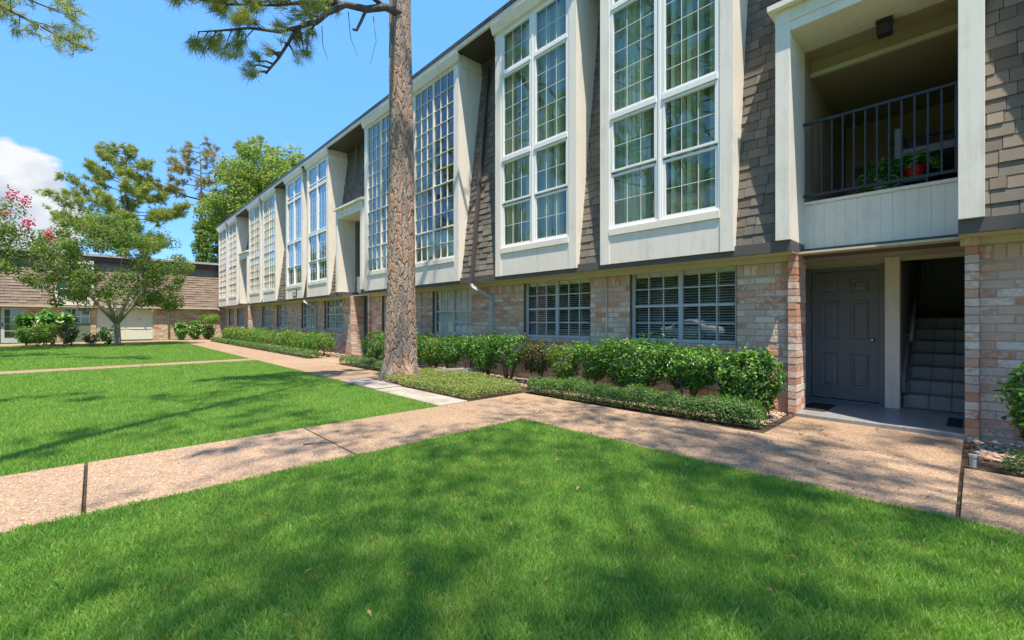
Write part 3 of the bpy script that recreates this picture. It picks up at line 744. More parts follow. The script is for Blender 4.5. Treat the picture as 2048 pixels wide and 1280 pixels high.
# ground-floor windows
def gwin(x0, x1, style):
    near = -11 < x0 < 1.5
    w = MB(); y0 = YW + 0.075; y1 = y0 + .05
    sash(w, x0, x1, WZ0, WZ1 + .06, y0, y1, .045, .05)
    xm = (x0 + x1) / 2; w.box(xm - .032, xm + .032, y0 - .006, y1, WZ0 + .05, WZ1 + .015); w.box(xm - .004, xm + .004, y0 - .012, y0 - .005, WZ0 + .05, WZ1)
    zm = (WZ0 + WZ1) / 2 + .02
    for a, b in ((x0 + .045, xm - .032), (xm + .032, x1 - .045)): w.box(a, b, y0 - .004, y1 - .006, zm - .02, zm + .02)
    o = w.build("window", "alu_frame", B)
    mu = MB()
    for a, b in ((x0 + .045, xm - .032), (xm + .032, x1 - .045)):
        for z0, z1 in ((WZ0 + .05, zm - .02), (zm + .02, WZ1 + .0)):
            muntins(mu, a, b, z0, z1, 3, 2, y0 + .006, y0 + .026, .018)
            put("pane", pane_mesh("glass_plain", 0), None, o, loc=((a + b) / 2, y0 + .03, (z0 + z1) / 2), scale=(b - a, 1, z1 - z0), rot=(rnd.uniform(-.005, .005), 0, rnd.uniform(-.005, .005)))
    mu.build("muntin_grid", "alu_frame", o)
    rv = MB(); rv.box(x0 - .012, x0 + .001, YW + .004, YW + .2, WZ0, WZ1 + .08); rv.box(x1 - .001, x1 + .012, YW + .004, YW + .2, WZ0, WZ1 + .08)
    rv.split("window_reveal", "brick_reveal", o)
    bl = MB(); z = WZ0 + .05; tilt = {"open": 0.30, "shut": 1.2}.get(style)
    if tilt:
        while z < WZ1 - .06:
            hw = .024; c, s = math.cos(tilt) * hw, math.sin(tilt) * hw; yy = y0 + .095 + rnd.uniform(-.001, .001)
            bl.add([(x0 + .05, yy - c, z - s), (x1 - .05, yy - c, z - s), (x1 - .05, yy + c, z + s), (x0 + .05, yy + c, z + s)], [(0, 1, 2, 3)])
            z += .042
        for x in (x0 + .3, xm, x1 - .3): bl.box(x - .004, x + .004, y0 + .065, y0 + .067, WZ0 + .05, WZ1)
        bl.box(x0 + .046, x1 - .046, y0 + .062, y0 + .12, WZ1 - .06, WZ1 + .02)
        bl.build("horizontal_blind", "blind_white", o)
    else:
        n = 60; P = [(x0 + .03 + (x1 - x0 - .06) * i / n, y0 + .10 + .02 * math.sin(i * 1.3) + .008 * math.sin(i * .5)) for i in range(n + 1)]
        for i in range(n): bl.add([(P[i][0], P[i][1], WZ0 + .03), (P[i + 1][0], P[i + 1][1], WZ0 + .03), (P[i + 1][0], P[i + 1][1], WZ1), (P[i][0], P[i][1], WZ1)], [(0, 1, 2, 3)])
        bl.build("curtain", "curtain", o, smooth=True)
for g_ in GW: gwin(*g_)
# slab over the ground floor rooms keeps them dim
# entries ---------------------------------------------------------------
def entry(k, detail):
    x0, x1 = EF[k]; a, b = EN[k]; wl = x0 + .17; wr = x1 - .19
    f = MB()
    f.box(x0, wl, YD, 7.17, ZB1 + .002, 5.30); f.box(wr, x1, YD, 7.17, ZB1 + .002, 5.30)
    f.box(wl, wr, YD + .012, 7.17, 5.0, 5.30)
    fo = f.build("balcony_frame", "trim_white", B, bevel=.004)
    MB().prism_x(x0 - .07, x1 + .07, [(YD - .09, 5.302), (YD - .09, 5.37), (mansY(5.6), 5.58), (mansY(5.6), 5.302)]).build("hood", "trim_white", fo)
    MB().box(x0 - .002, x1 + .002, YD - .004, YD + .03, 5.12, 5.14).build("header_bead", "trim_white", fo)
    # parapet boards, cap, beam
    n = 13
    for i in range(n if detail else 0):
        p = wl + (wr - wl) * i / n; q = wl + (wr - wl) * (i + 1) / n
        box("board", "siding_white", fo, p + .0007, q - .0007, 7.14 + rnd.uniform(0, .002), 7.19, 2.262, 2.868)
    if not detail: box("parapet_panel", "siding_white", fo, wl, wr, 7.14, 7.19, 2.262, 2.868)
    box("parapet_cap", "trim_white", fo, wl, wr, 7.118, 7.26, 2.87, 2.91)
    MB().box(wl - .0, wr, 7.08, 7.2, 2.135, 2.245).box(wl, wr, 7.105, 7.2, 2.247, 2.262).build("entry_beam", "band_taupe", fo)
    # balcony room
    rm = MB()
    rm.box(wl - .1, wl - .005, 7.172, 10, 2.84, 5.0); rm.box(wr + .005, wr + .1, 7.172, 10, 2.84, 5.0); rm.box(wl - .1, wr + .1, 10, 10.1, 2.84, 5.05)
    rm.box(wl, wr, 7.2, 10, 2.76, 2.84); rm.box(wl - .1, wr + .1, 7.52, 10, 4.80, 4.95); rm.box(wl - .1, wr + .1, 7.172, 7.52, 4.992, 5.05)
    rm.build("balcony_room", "interior_tan", fo)
    if detail:
        MB().box(wl, wr, 7.46, 7.519, 4.765, 4.825).build("ceiling_trim", "soffit_cream", fo); MB().box(wl, wr, 7.49, 7.519, 4.826, 4.991).build("ceiling_drop", "interior_tan", fo)
        MB().box(wl + .12, wr, 9.93, 9.998, 3.85, 4.02).build("back_wall_beam", "band_taupe", fo)
        MB().box(wl + .15, wl + .2, 9.95, 9.998, 2.84, 3.84).box(wl + .2, wr, 9.95, 9.998, 3.76, 3.80).build("back_wall_trim", "alcove_tan", fo)
    return fo
for k in range(3): entry(k, k == 0)
# railings of the near balcony
def railing(x0, x1, y, zt, zb, name, bal):
    r = MB().box(x0, x1, y - .02, y + .02, zt - .035, zt).build(name, "metal_black", B, bevel=.003)
    box("bottom_rail", "metal_black", r, x0, x1, y - .016, y + .016, zb, zb + .032)
    for x in bal: box("baluster", "metal_black", r, x - .0095, x + .0095, y - .0095, y + .0095, zb + .03, zt - .033)
    return r
railing(-1.66, -0.125, 7.085, 3.985, 2.965, "balcony_railing", [-1.545] + [-1.43 + .1155 * i for i in range(12)])
railing(-0.98, -0.14, 9.55, 4.22, 3.0, "inner_railing", [-0.97 + .118 * i for i in range(8)])
# ceiling lantern of the balcony
ln = MB().box(-.86, -.70, 7.02, 7.18, 4.955, 4.99).box(-.855, -.84, 7.03, 7.17, 4.83, 4.954).box(-.72, -.705, 7.03, 7.17, 4.83, 4.954).box(-.838, -.722, 7.03, 7.045, 4.83, 4.954).box(-.838, -.722, 7.155, 7.17, 4.83, 4.954).box(-.85, -.71, 7.035, 7.165, 4.815, 4.829).build("ceiling_lantern", "metal_black", B, bevel=.004)
box("lantern_glass", "pot_cream", ln, -.836, -.724, 7.047, 7.153, 4.832, 4.95)
# ground-level alcove of an entry
def alcove(k, detail):
    a, b = EN[k]; s = a - EN[0][0]
    al = MB()
    al.box(-1.99 + s, -1.90 + s, 7.26, 8.2, -.05, 2.17); al.box(-1.99 + s, -1.66 + s, 7.252, 7.28, -.05, 2.17)
    al.box(-1.99 + s, .12 + s, 8.19, 8.3, 2.12, 2.76)
    al.box(0.03 + s, .10 + s, 7.26, 11.2, -.05, 2.17)
    ao = al.build("entry_alcove", "alcove_tan", B)
    MB().box(-1.99 + s, .1 + s, 6.86, 8.19, 2.172, 2.20).build("alcove_ceiling", "soffit_cream", ao)
    MB().prism_z([(a + .06, 6.795), (b - .08, 6.795), (b - .08, 8.4), (a - .2, 8.4), (a - .2, 7.25), (a + .06, 7.25)], -.05, .05).build("landing", "landing_grey", ao, bevel=.01)
    MB().box(-1.88 + s, -.73 + s, 8.17, 8.26, 2.075, 2.119).build("door_header_trim", "alcove_tan", ao)
    MB().box(-.89 + s, -.73 + s, 8.11, 8.27, .051, 2.17).build("white_post", "trim_white", ao, bevel=.004)
    # door and frame
    MB().box(-1.90 + s, -1.785 + s, 8.14, 8.26, .051, 2.09).box(-.955 + s, -.892 + s, 8.14, 8.26, .051, 2.09).box(-1.785 + s, -.955 + s, 8.14, 8.26, 2.02, 2.073).box(-1.785 + s, -.955 + s, 8.13, 8.26, .051, .085).build("door_frame", "door_grey", ao, bevel=.003)
    if not detail:
        MB().box(-1.78 + s, -.96 + s, 8.19, 8.23, .09, 2.018).build("door", "door_grey", ao)
        return
    dl, dr, z0, z1 = -1.782 + s, -.958 + s, .095, 2.016
    D = MB().box(dl, dr, 8.185, 8.225, z0, z1).build("door", "door_grey", B, bevel=.002)
    w = dr - dl
    for cx in (dl + w * .285, dl + w * .725):
        for p, q in ((.27, .79), (1.0, 1.58), (1.70, 1.90)):
            hw = w * .135; m = MB()
            # sunk moulding with a raised centre field
            for e, y in ((0, 8.1848), (.022, 8.1755), (.03, 8.1755), (.05, 8.184)):
                pass
            V = []; lv = [(0, 8.1852), (.010, 8.1745), (.030, 8.1848), (.066, 8.1710)]
            for e, y in lv: V += [(cx - hw + e, y, p + e), (cx + hw - e, y, p + e), (cx + hw - e, y, q - e), (cx - hw + e, y, q - e)]
            F = [(i * 4 + j, i * 4 + (j + 1) % 4, (i + 1) * 4 + (j + 1) % 4, (i + 1) * 4 + j) for i in range(3) for j in range(4)] + [(12, 13, 14, 15)]
            m.add(V, F).build("door_panel", "door_grey", D)
    kn = MB(); 
    n = 14; V = []; F = []
    for r_, y in ((.030, 8.184), (.030, 8.178), (.012, 8.176), (.012, 8.155), (.024, 8.148), (.029, 8.135), (.024, 8.122), (.010, 8.117)):
        V += [(dr - .075 + r_ * math.cos(2 * math.pi * i / n), y, 1.00 + r_ * math.sin(2 * math.pi * i / n)) for i in range(n)]
    F = [(i * n + j, i * n + (j + 1) % n, (i + 1) * n + (j + 1) % n, (i + 1) * n + j) for i in range(7) for j in range(n)] + [tuple(range(7 * n, 8 * n))]
    kn.add(V, F).build("door_knob", "steel_knob", D, smooth=True)
    MB().box(dl - .006, dl + .004, 8.176, 8.184, 1.0, 1.10).box(dl - .006, dl + .004, 8.176, 8.184, 1.72, 1.82).box(dl - .006, dl + .004, 8.176, 8.184, .3, .4).build("hinge", "metal_black", D)
    # staircase: seven painted steps, a back wall of vertical boards, side walls, handrail
    st = MB(); ys, tr, rs_ = 8.32, .265, .1815
    for i in range(7): st.box(-.715, -.002, ys + tr * i, ys + tr * (i + 1) + (.0 if i < 6 else 1.2), .05, .05 + rs_ * (i + 1) - .012)
    S = st.build("staircase", "stair_grey", B, bevel=.006)
    for i in range(7):
        for c in range(3):
            p = -.668 + c * .222
            box("tile", "stair_grey", S, p + .004, p + .218, ys + tr * i - .014, ys + tr * (i + 1) - .016, .052 + rs_ * i + .004, .05 + rs_ * (i + 1) + .002, bevel=.009)
    sw = MB(); sw.box(-.80, -.728, 8.271, 11.3, .05, 4.0); sw.box(.0, .03, 8.2, 11.3, .05, 4.0); sw.box(-.73, .0, 8.31, 11.3, 3.6, 3.7)
    sw.build("stair_wall", "dark_siding", S)
    for c in range(8): box("board", "dark_siding", S, -.725 + c * .0905 + .002, -.725 + (c + 1) * .0905 - .002, 11.0, 11.05, 1.2, 3.6)
    MB().box(-.727, -.0, 10.97, 11.0, 2.52, 2.56).build("wall_rail", "dark_siding", S)
    MB().prism_x(-.726, -.690, [(8.33, .26), (11.0, 2.09), (11.0, 2.36), (8.33, .53)]).build("stringer", "dark_siding", S)
    hr = MB().tube([(-.655, 8.62, .98), (-.655, 9.25, 1.60)], .021, 8)
    for y, z in ((8.72, 1.06), (9.12, 1.45)): hr.tube([(-.726, y, z), (-.655, y, z + .02)], .008, 6)
    hr.build("handrail", "downspout_grey", S, smooth=True)
for k in range(3): alcove(k, k == 0)
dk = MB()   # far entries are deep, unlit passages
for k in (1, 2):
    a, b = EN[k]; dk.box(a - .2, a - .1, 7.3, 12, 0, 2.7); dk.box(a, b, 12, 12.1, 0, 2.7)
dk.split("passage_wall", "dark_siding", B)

# downspouts, conduits, sign
def downspout(xt, xb, name="downspout"):
    m = MB()
    def seg(p, q, w=.045, d=.035):
        p, q = Vector(p), Vector(q); u = Vector((1, 0, 0)); dd = (q - p).normalized(); v = u.cross(dd).normalized(); u = dd.cross(v).normalized() * -1
        V = [tuple(e + u * sx * w + v * sy * d) for e in (p, q) for sx, sy in ((-1, -1), (1, -1), (1, 1), (-1, 1))]
        m.add(V, [(0, 3, 2, 1), (4, 5, 6, 7), (0, 1, 5, 4), (1, 2, 6, 5), (2, 3, 7, 6), (3, 0, 4, 7)])
    up = MB(); m0 = m; m = up
    seg((xt, mansY(7.6) - .07, 7.62), (xb, mansY(2.4) - .075, 2.36)); seg((xb, mansY(2.4) - .075, 2.40), (xb, 6.44, 2.12))
    o = up.build(name, "gutter_dark", B)
    m = m0
    seg((xb, 6.44, 2.135), (xb + .03, 6.46, 2.06)); seg((xb + .02, 6.455, 2.08), (xb + .32, YW - .05, 1.80)); seg((xb + .32, YW - .05, 1.83), (xb + .32, YW - .05, .25)); seg((xb + .32, YW - .05, .28), (xb + .34, YW - .22, .12))
    m.build("downspout_leader", "downspout_grey", o)
downspout(-8.42, -8.22); downspout(-19.66, -19.68); downspout(-37.65, -37.62)
for x in (-4.70, -11.08, -20.4):
    MB().tube([(x, YW - .02, 2.16), (x, YW - .02, .05)], .014, 8).build("conduit", "soffit_cream", B, smooth=True)
sg = MB().box(-21.08, -20.62, YD - .03, YD + .011, 2.33, 2.66).build("unit_sign", "sign_brown", B)
def rect(p, q, z0, z1): return MB().box(p, q, YD - .034, YD - .0305, z0, z1)
sgl = MB()
for (p, q, z0, z1) in ((-21.03, -20.82, 2.525, 2.625), (-20.78, -20.67, 2.525, 2.625), (-20.98, -20.88, 2.37, 2.47), (-20.80, -20.68, 2.37, 2.49)): sgl.box(p, q, YD - .034, YD - .0305, z0, z1)
sgl.build("sign_plate", "white_ink", sg)
# ------------------------------------------------------------------ far building at the end of the court
FB = root("neighbouring_building", (-44.0, -8.0, 0.0), "low brown-shingled building closing the far end of the court", "building")
FX = -38.0
FY0, FY1 = -22.0, 7.6
def fmX(z): return FX + .28 - (z - 2.15) * .16
w = MB(); holes = [(-4.9, -2.9, -.1, 2.05), (-1.5, -.2, -.1, 2.05), (0.05, 2.85, -.1, 2.05)]
ys = FY0
for h in holes:
    w.box(FX - .3, FX, ys, h[0], -.1, 2.15); ys = h[1]
w.box(FX - .3, FX, ys, FY1, -.1, 2.15); w.box(FX - 10, FX - .301, FY0, FY1, -.1, 5.3)
FW = w.build("wall", "mortar", FB)
bk = MB()
ys = FY0 + 14
for (p, q) in ((-8.0, -4.9), (-2.9, -1.5), (-.2, .05), (2.85, FY1)):
    for c in range(22):
        zc = -.02 + (c + .5) * .0975; x = p - (.14 if c % 2 else 0)
        while x < q:
            a, b = max(x, p), min(x + .27, q)
            if b - a > .03:
                bk.box(FX + .0005, FX + .014, a + .006, b - .006, zc - .042, zc + .042)
            x += .27
bk.build("bricks", "brick", FW, kind="stuff")
MB().box(FX + .02, FX + .34, FY0, FY1, 2.08, 2.15).build("soffit", "soffit_cream", FB)
rf = MB(); rf.add([(fmX(2.15), FY0, 2.15), (fmX(2.15), FY1, 2.15), (fmX(5.0), FY1, 5.0), (fmX(5.0), FY0, 5.0), (FX - .3, FY0, 2.15), (FX - .3, FY1, 2.15), (FX - .6, FY1, 5.0), (FX - .6, FY0, 5.0)],
             [(0, 1, 2, 3), (7, 6, 5, 4), (0, 4, 5, 1), (1, 5, 6, 2), (2, 6, 7, 3), (3, 7, 4, 0)])
RF = rf.build("mansard_roof", "shingle_tan", FB)
ss = MB(); z = 2.15
while z < 5.0:
    y = -9.0 - rnd.uniform(0, .3)
    while y < FY1:
        wd = rnd.choice((.28, .36, .45)); a, b = y + .004, min(y + wd, FY1) - .004; x0 = fmX(z) + .03 + rnd.choice((0, 0, .012)); x1 = fmX(z + .2) + .006
        if b > a and not (-1.72 < (a + b) / 2 < -.05 and z < 4.9): ss.add([(x0, a, z), (x0, b, z), (x1, b, z + .2), (x1, a, z + .2), (x0 - .03, a, z), (x0 - .03, b, z)], [(0, 1, 2, 3), (0, 4, 5, 1)])
        y += wd
    z += .165
ss.build("shingles", "shingle_tan", RF, kind="stuff")
MB().box(FX - .5, FX + .06, FY0, FY1, 5.0, 5.28).build("roof_fascia", "gutter_dark", FB)
MB().box(FX - 10, FX + .22, FY0, FY1, 5.285, 5.42).build("roof_edge", "downspout_grey", FB)
# upstairs window box with white apron
d = MB().box(FX - .4, FX + .36, -1.72, -1.62, 2.2, 4.95).box(FX - .4, FX + .36, -.15, -.05, 2.2, 4.95).box(FX - .4, FX + .36, -1.62, -.15, 2.2, 2.75).box(FX - .4, FX + .37, -1.66, -.11, 4.75, 4.95).build("dormer", "trim_white", FB)
sd = MB(); sd.box(FX + .27, FX + .33, -.91, -.86, 2.75, 4.75); 
for z_ in (3.2, 3.9, 4.4): sd.box(FX + .275, FX + .325, -1.62, -.15, z_ - .025, z_ + .025)
sd.build("window_frame", "vinyl_white", d); MB().box(FX + .29, FX + .296, -1.62, -.15, 2.75, 4.75).build("pane", "glass_coated", d); MB().box(FX + .1, FX + .12, -1.62, -.15, 2.75, 4.75).build("curtain", "curtain", d)
# glazed double door, window over a green panel, two garage leaves with stepped mouldings
dd = MB()
for a, b in ((-4.85, -3.92), (-3.88, -2.95)):
    dd.box(FX - .1, FX - .05, a, a + .14, 0, 2.03); dd.box(FX - .1, FX - .05, b - .14, b, 0, 2.03); dd.box(FX - .1, FX - .05, a + .14, b - .14, 0, .28); dd.box(FX - .1, FX - .05, a + .14, b - .14, 1.9, 2.03)
    for k in range(1, 4): dd.box(FX - .09, FX - .06, a + .14, b - .14, .28 + .405 * k - .015, .28 + .405 * k + .015)
dd.box(FX - .12, FX - .03, -4.9, -4.85, 0, 2.05); dd.box(FX - .12, FX - .03, -2.95, -2.9, 0, 2.05)
do = dd.build("double_door", "alu_frame", FB)
for a, b in ((-4.71, -4.06), (-3.74, -3.09)): MB().box(FX - .077, FX - .073, a, b, .28, 1.9).build("pane", "glass", do)
MB().box(FX - .05, FX - .02, -3.84, -3.80, .95, 1.15).build("door_handle", "metal_black", do)
wn = MB(); sashy = lambda a, b, z0, z1, t=.04: wn.box(FX - .08, FX - .02, a, a + t, z0, z1).box(FX - .08, FX - .02, b - t, b, z0, z1).box(FX - .08, FX - .02, a + t, b - t, z0, z0 + t).box(FX - .08, FX - .02, a + t, b - t, z1 - t, z1)
sashy(-1.48, -.22, 1.12, 2.02); wn.box(FX - .075, FX - .015, -1.44, -.26, 1.5, 1.55)
for y in (-1.05, -.65): wn.box(FX - .07, FX - .03, y - .012, y + .012, 1.16, 1.98)
wo_ = wn.build("window", "trim_white", FB); MB().box(FX - .052, FX - .048, -1.44, -.26, 1.16, 1.98).build("pane", "glass", wo_)
MB().box(FX - .1, FX + .005, -1.5, -.2, -.05, 1.115).build("green_panel", "green_panel", FB)
gd = MB().box(FX - .12, FX - .06, .05, 2.85, 0, 2.05).build("shutter_door", "garage_white", FB)
for a, b in ((.09, 1.43), (1.47, 2.81)):
    m = MB(); m.box(FX - .06, FX - .035, a, b, .72, 1.98).box(FX - .06, FX - .035, a, b, .03, .66)
    m.build("door_leaf", "garage_white", gd, bevel=.012)
    MB().prism_x(FX - .035, FX - .015, [(a + .1, .74), (b - .1, .74), ((a + b) / 2, .70)]).build("moulding", "alu_frame", gd)
    MB().prism_x(FX - .035, FX - .015, [((a + b) / 2 - .1, 1.30), ((a + b) / 2 + .1, 1.30), ((a + b) / 2 + .02, 1.45), ((a + b) / 2 - .02, 1.45)]).build("door_latch", "alu_frame", gd)
for y in (3.65, 2.2): MB().tube([(FX + .12, y, 3.6 if y < 3 else 3.2), (FX + .40, y, 2.2), (FX + .12, y, 1.95), (FX + .1, y, .05 if y > 3 else 1.9)], .045, 8).build("downspout", "downspout_grey", FB, smooth=True)
MB().box(FX + .1, FX + .22, 2.72, 2.86, 1.86, 2.07).build("wall_lamp", "trim_white", FB)

# ------------------------------------------------------------------ shrubs
def shrub(name, cx, cy, h, w, d, n, L, label, mat="shrub_leaf", z0=0.22, cat="shrub", group=None, stems=5, seed=0, simple=False, taper=0.55, stem_r=.016, boxy=3.2):
    o = root(name, (cx, cy, 0), label, cat, group)
    r = np.random.default_rng(seed + 100)
    zc = (h + z0) / 2; hz = (h - z0) / 2
    P = []
    while sum(len(p) for p in P) < n:
        q = r.uniform(-1, 1, (n * 2, 3)); rr = (np.abs(q) ** boxy).sum(1) ** (1 / boxy)
        lump = 0.80 + 0.36 * fbm(q, 3.1, seed)
        keep = (rr < lump) & (r.random(len(q)) < np.clip((rr / lump) ** 2.0, .12, 1)) & (fbm(q, 4.2, seed + 5) > -0.28)
        P.append(q[keep])
    q = np.concatenate(P)[:n]
    t = (q[:, 2] + 1) / 2; sc = taper + (1 - taper) * np.clip(t * 1.7, 0, 1)
    pos = np.stack([q[:, 0] * w / 2 * sc, q[:, 1] * d / 2 * sc, zc + q[:, 2] * hz], 1)
    nr = unit(q * np.array([1, 1, .8]) + np.array([0, 0, .5]) + r.normal(size=q.shape) * .65)
    pos += r.normal(size=pos.shape) * L * .25
    # a few shoots standing above the clipped top
    k = max(3, n // 45); top = np.argsort(-pos[:, 2])[:n // 5]; s = r.choice(top, k); pos[s, 2] += r.uniform(.01, .10, k)
    put("foliage", leaf_mesh("foliage", pos, nr, L * r.uniform(.65, 1.25, n), L * .55 * r.uniform(.8, 1.15, n), simple=simple), mat, o)
    sm = MB()
    for i in range(stems):
        a = r.uniform(0, 6.28); e = Vector((math.cos(a) * w * .3, math.sin(a) * d * .3, z0 + (h - z0) * .55)); b0 = Vector((math.cos(a) * .05, math.sin(a) * .05, -.03)); e += Vector((cx, cy, 0)); b0 += Vector((cx, cy, 0))
        mid = b0.lerp(e, .45) + Vector((r.normal() * .04, r.normal() * .04, .03)); sm.tube([b0, mid, e], [stem_r, stem_r * .8, stem_r * .35], 6)
    sm.build("stems", "branch_bark", o, smooth=True)
    return o
HG = "hedge shrubs along the near brick wall"
NEAR = [(-2.10, 6.20, .87, .72, .60, 2300, .058, "dark green hedge shrub nearest the grey door, leafy to the ground", "shrub_leaf", .04, 3),
        (-2.92, 6.28, .92, .95, .66, 2300, .056, "full green hedge shrub under the right half of the nearest window", "shrub_leaf", .26, 5),
        (-3.80, 6.26, .95, 1.10, .68, 2700, .056, "widest green hedge shrub under the left half of the nearest window", "shrub_leaf", .20, 6),
        (-4.62, 6.34, .88, .72, .58, 1400, .054, "hedge shrub in front of the thin wall conduit beside the nearest window", "shrub_leaf", .24, 5),
        (-5.22, 6.30, .82, .62, .50, 1100, .052, "yellow-green hedge shrub, lightest of the near row", "shrub_leaf_light", .16, 5),
        (-6.02, 6.40, .86, .74, .52, 1200, .052, "hedge shrub with bronze leaves low down, under the second window", "shrub_leaf_bronze", .20, 5),
        (-6.82, 6.34, .94, 1.0, .62, 2000, .052, "round-topped hedge shrub on a thick bare stem, left of the bronze one", "shrub_leaf", .28, 7),
        (-7.62, 6.36, .93, .68, .56, 1300, .052, "hedge shrub just right of the grey downspout foot", "shrub_leaf", .12, 6),
        (-8.25, 6.42, .90, .62, .50, 900, .052, "thin hedge shrub directly in front of the grey downspout", "shrub_leaf", .34, 5),
        (-8.95, 6.42, .88, .74, .52, 1300, .050, "hedge shrub under the window with closed white blinds", "shrub_leaf", .16, 5),
        (-9.72, 6.40, .90, .72, .52, 1300, .050, "hedge shrub second to the right of the pine trunk", "shrub_leaf_light", .12, 5),
        (-10.45, 6.40, .96, .7, .52, 1300, .050, "hedge shrub showing close beside the right edge of the pine trunk", "shrub_leaf", .10, 5)]
for i, a in enumerate(NEAR):
    shrub("hedge_shrub", a[0], a[1], a[2] + .04, a[3] * 1.24, a[4], int(a[5] * 1.55), a[6], a[7], a[8], a[9], group=HG, stems=a[10], seed=i * 3 + 1, taper=.5 if a[9] > .15 else .75, boxy=3.8, stem_r=.022 if i in (1, 2, 6) else .015)
shrub("hedge_shrub", -11.55, 6.2, .92, 1.1, .62, 2600, .052, "dense dark clipped shrub touching the left edge of the pine trunk", "shrub_leaf", .03, group=HG, seed=51, taper=.85, boxy=4.5)
shrub("hedge_shrub", -12.45, 6.15, .95, 1.15, .66, 3000, .052, "dense dark clipped shrub beside the far entry's dark doorway", "shrub_leaf", .03, group=HG, seed=52, taper=.85, boxy=4.5)
ORD = ["first", "second", "third", "fourth", "fifth", "sixth", "seventh", "eighth", "ninth", "tenth", "eleventh", "twelfth", "thirteenth", "fourteenth"]
for i in range(14):
    x = -16.1 - i * 1.22 + rnd.uniform(-.1, .1)
    shrub("hedge_shrub", x, 5.95 + rnd.uniform(-.06, .06), .88 + rnd.uniform(-.04, .05), 1.34, .75, 1500 if i < 7 else 900, .06 if i < 7 else .085, "%s shrub from the far entry in the long clipped hedge" % ORD[i], "shrub_leaf_light" if i % 3 != 1 else "shrub_leaf", .08 if i else .2, group="long clipped hedge beyond the pine", seed=60 + i, simple=i >= 4, stems=4, taper=.8)
# low clipped borders
def border(name, pts, wd, h, n, L, label, mat="border_leaf", cat="hedge"):
    o = root(name, (pts[0][0], pts[0][1], 0), label, cat)
    r = np.random.default_rng(len(label))
    P = np.array(pts, float); seg = np.linalg.norm(np.diff(P, axis=0), axis=1); cum = np.concatenate([[0], np.cumsum(seg)])
    s = r.uniform(0, cum[-1], n); k = np.clip(np.searchsorted(cum, s) - 1, 0, len(seg) - 1); f = (s - cum[k]) / seg[k]
    c = P[k] + (P[k + 1] - P[k]) * f[:, None]; dr = unit(P[k + 1] - P[k]); nn = np.stack([-dr[:, 1], dr[:, 0]], 1)
    th = r.uniform(0, math.pi, n); rad = np.clip(r.uniform(.45, 1.0, n) ** .5, 0, 1)
    ax, az = np.cos(th), np.sin(th)
    ax = np.sign(ax) * np.abs(ax) ** .55; az = az ** .45
    lump = 1 + .10 * np.sin(s * 5.1) + .08 * np.sin(s * 11.7 + 1) + .06 * np.sin(s * 23)
    off = ax * rad * wd / 2 * lump
    end = np.minimum(np.minimum(s, cum[-1] - s) / .12, 1) ** .5
    z = .01 + az * rad * h * lump * (.35 + .65 * end)
    pos = np.stack([c[:, 0] + nn[:, 0] * off * (.5 + .5 * end), c[:, 1] + nn[:, 1] * off * (.5 + .5 * end), z], 1)
    nr = unit(np.stack([nn[:, 0] * ax, nn[:, 1] * ax, az + .3], 1) + r.normal(size=(n, 3)) * .6)
    pos += r.normal(size=pos.shape) * .012
    put("foliage", leaf_mesh("foliage", pos - np.array([pts[0][0], pts[0][1], 0]), nr, L * r.uniform(.7, 1.3, n), L * .6 * r.uniform(.8, 1.2, n), simple=True), mat, o)
    sm = MB(); 
    for i in range(int(cum[-1] / .25)):
        t = (i + .5) * .25; kk = min(max(int(np.searchsorted(cum, t)) - 1, 0), len(seg) - 1); p = P[kk] + (P[kk + 1] - P[kk]) * ((t - cum[kk]) / seg[kk])
        sm.tube([(p[0], p[1], -.02), (p[0] + r.normal() * .05, p[1] + r.normal() * .04, h * .7)], [.008, .004], 5)
    sm.build("stems", "branch_bark", o)
border("border_hedge", [(-1.74, 5.80), (-2.6, 5.76), (-3.6, 5.70), (-4.6, 5.68), (-5.5, 5.68)], .36, .285, 42000, .023, "low clipped border hedge between the near walk and the shrubs")
border("border_hedge", [(-9.75, 5.34), (-11.0, 5.38), (-12.95, 5.36)], .36, .24, 9000, .030, "low clipped border hedge just left of the pine trunk")
border("border_hedge", [(-15.2, 5.40), (-18.0, 5.36), (-21.5, 5.34), (-27.2, 5.34)], .40, .24, 14000, .042, "long low border hedge in front of the far hedge")
border("border_hedge", [(-27.9, 5.36), (-32.6, 5.36)], .40, .22, 4000, .06, "farthest low border hedge at the end of the walk")
border("border_hedge", [(0.16, 5.62), (1.2, 5.64), (3.0, 5.66)], .30, .16, 9000, .023, "scrappy low border plants at the right edge by the soil")
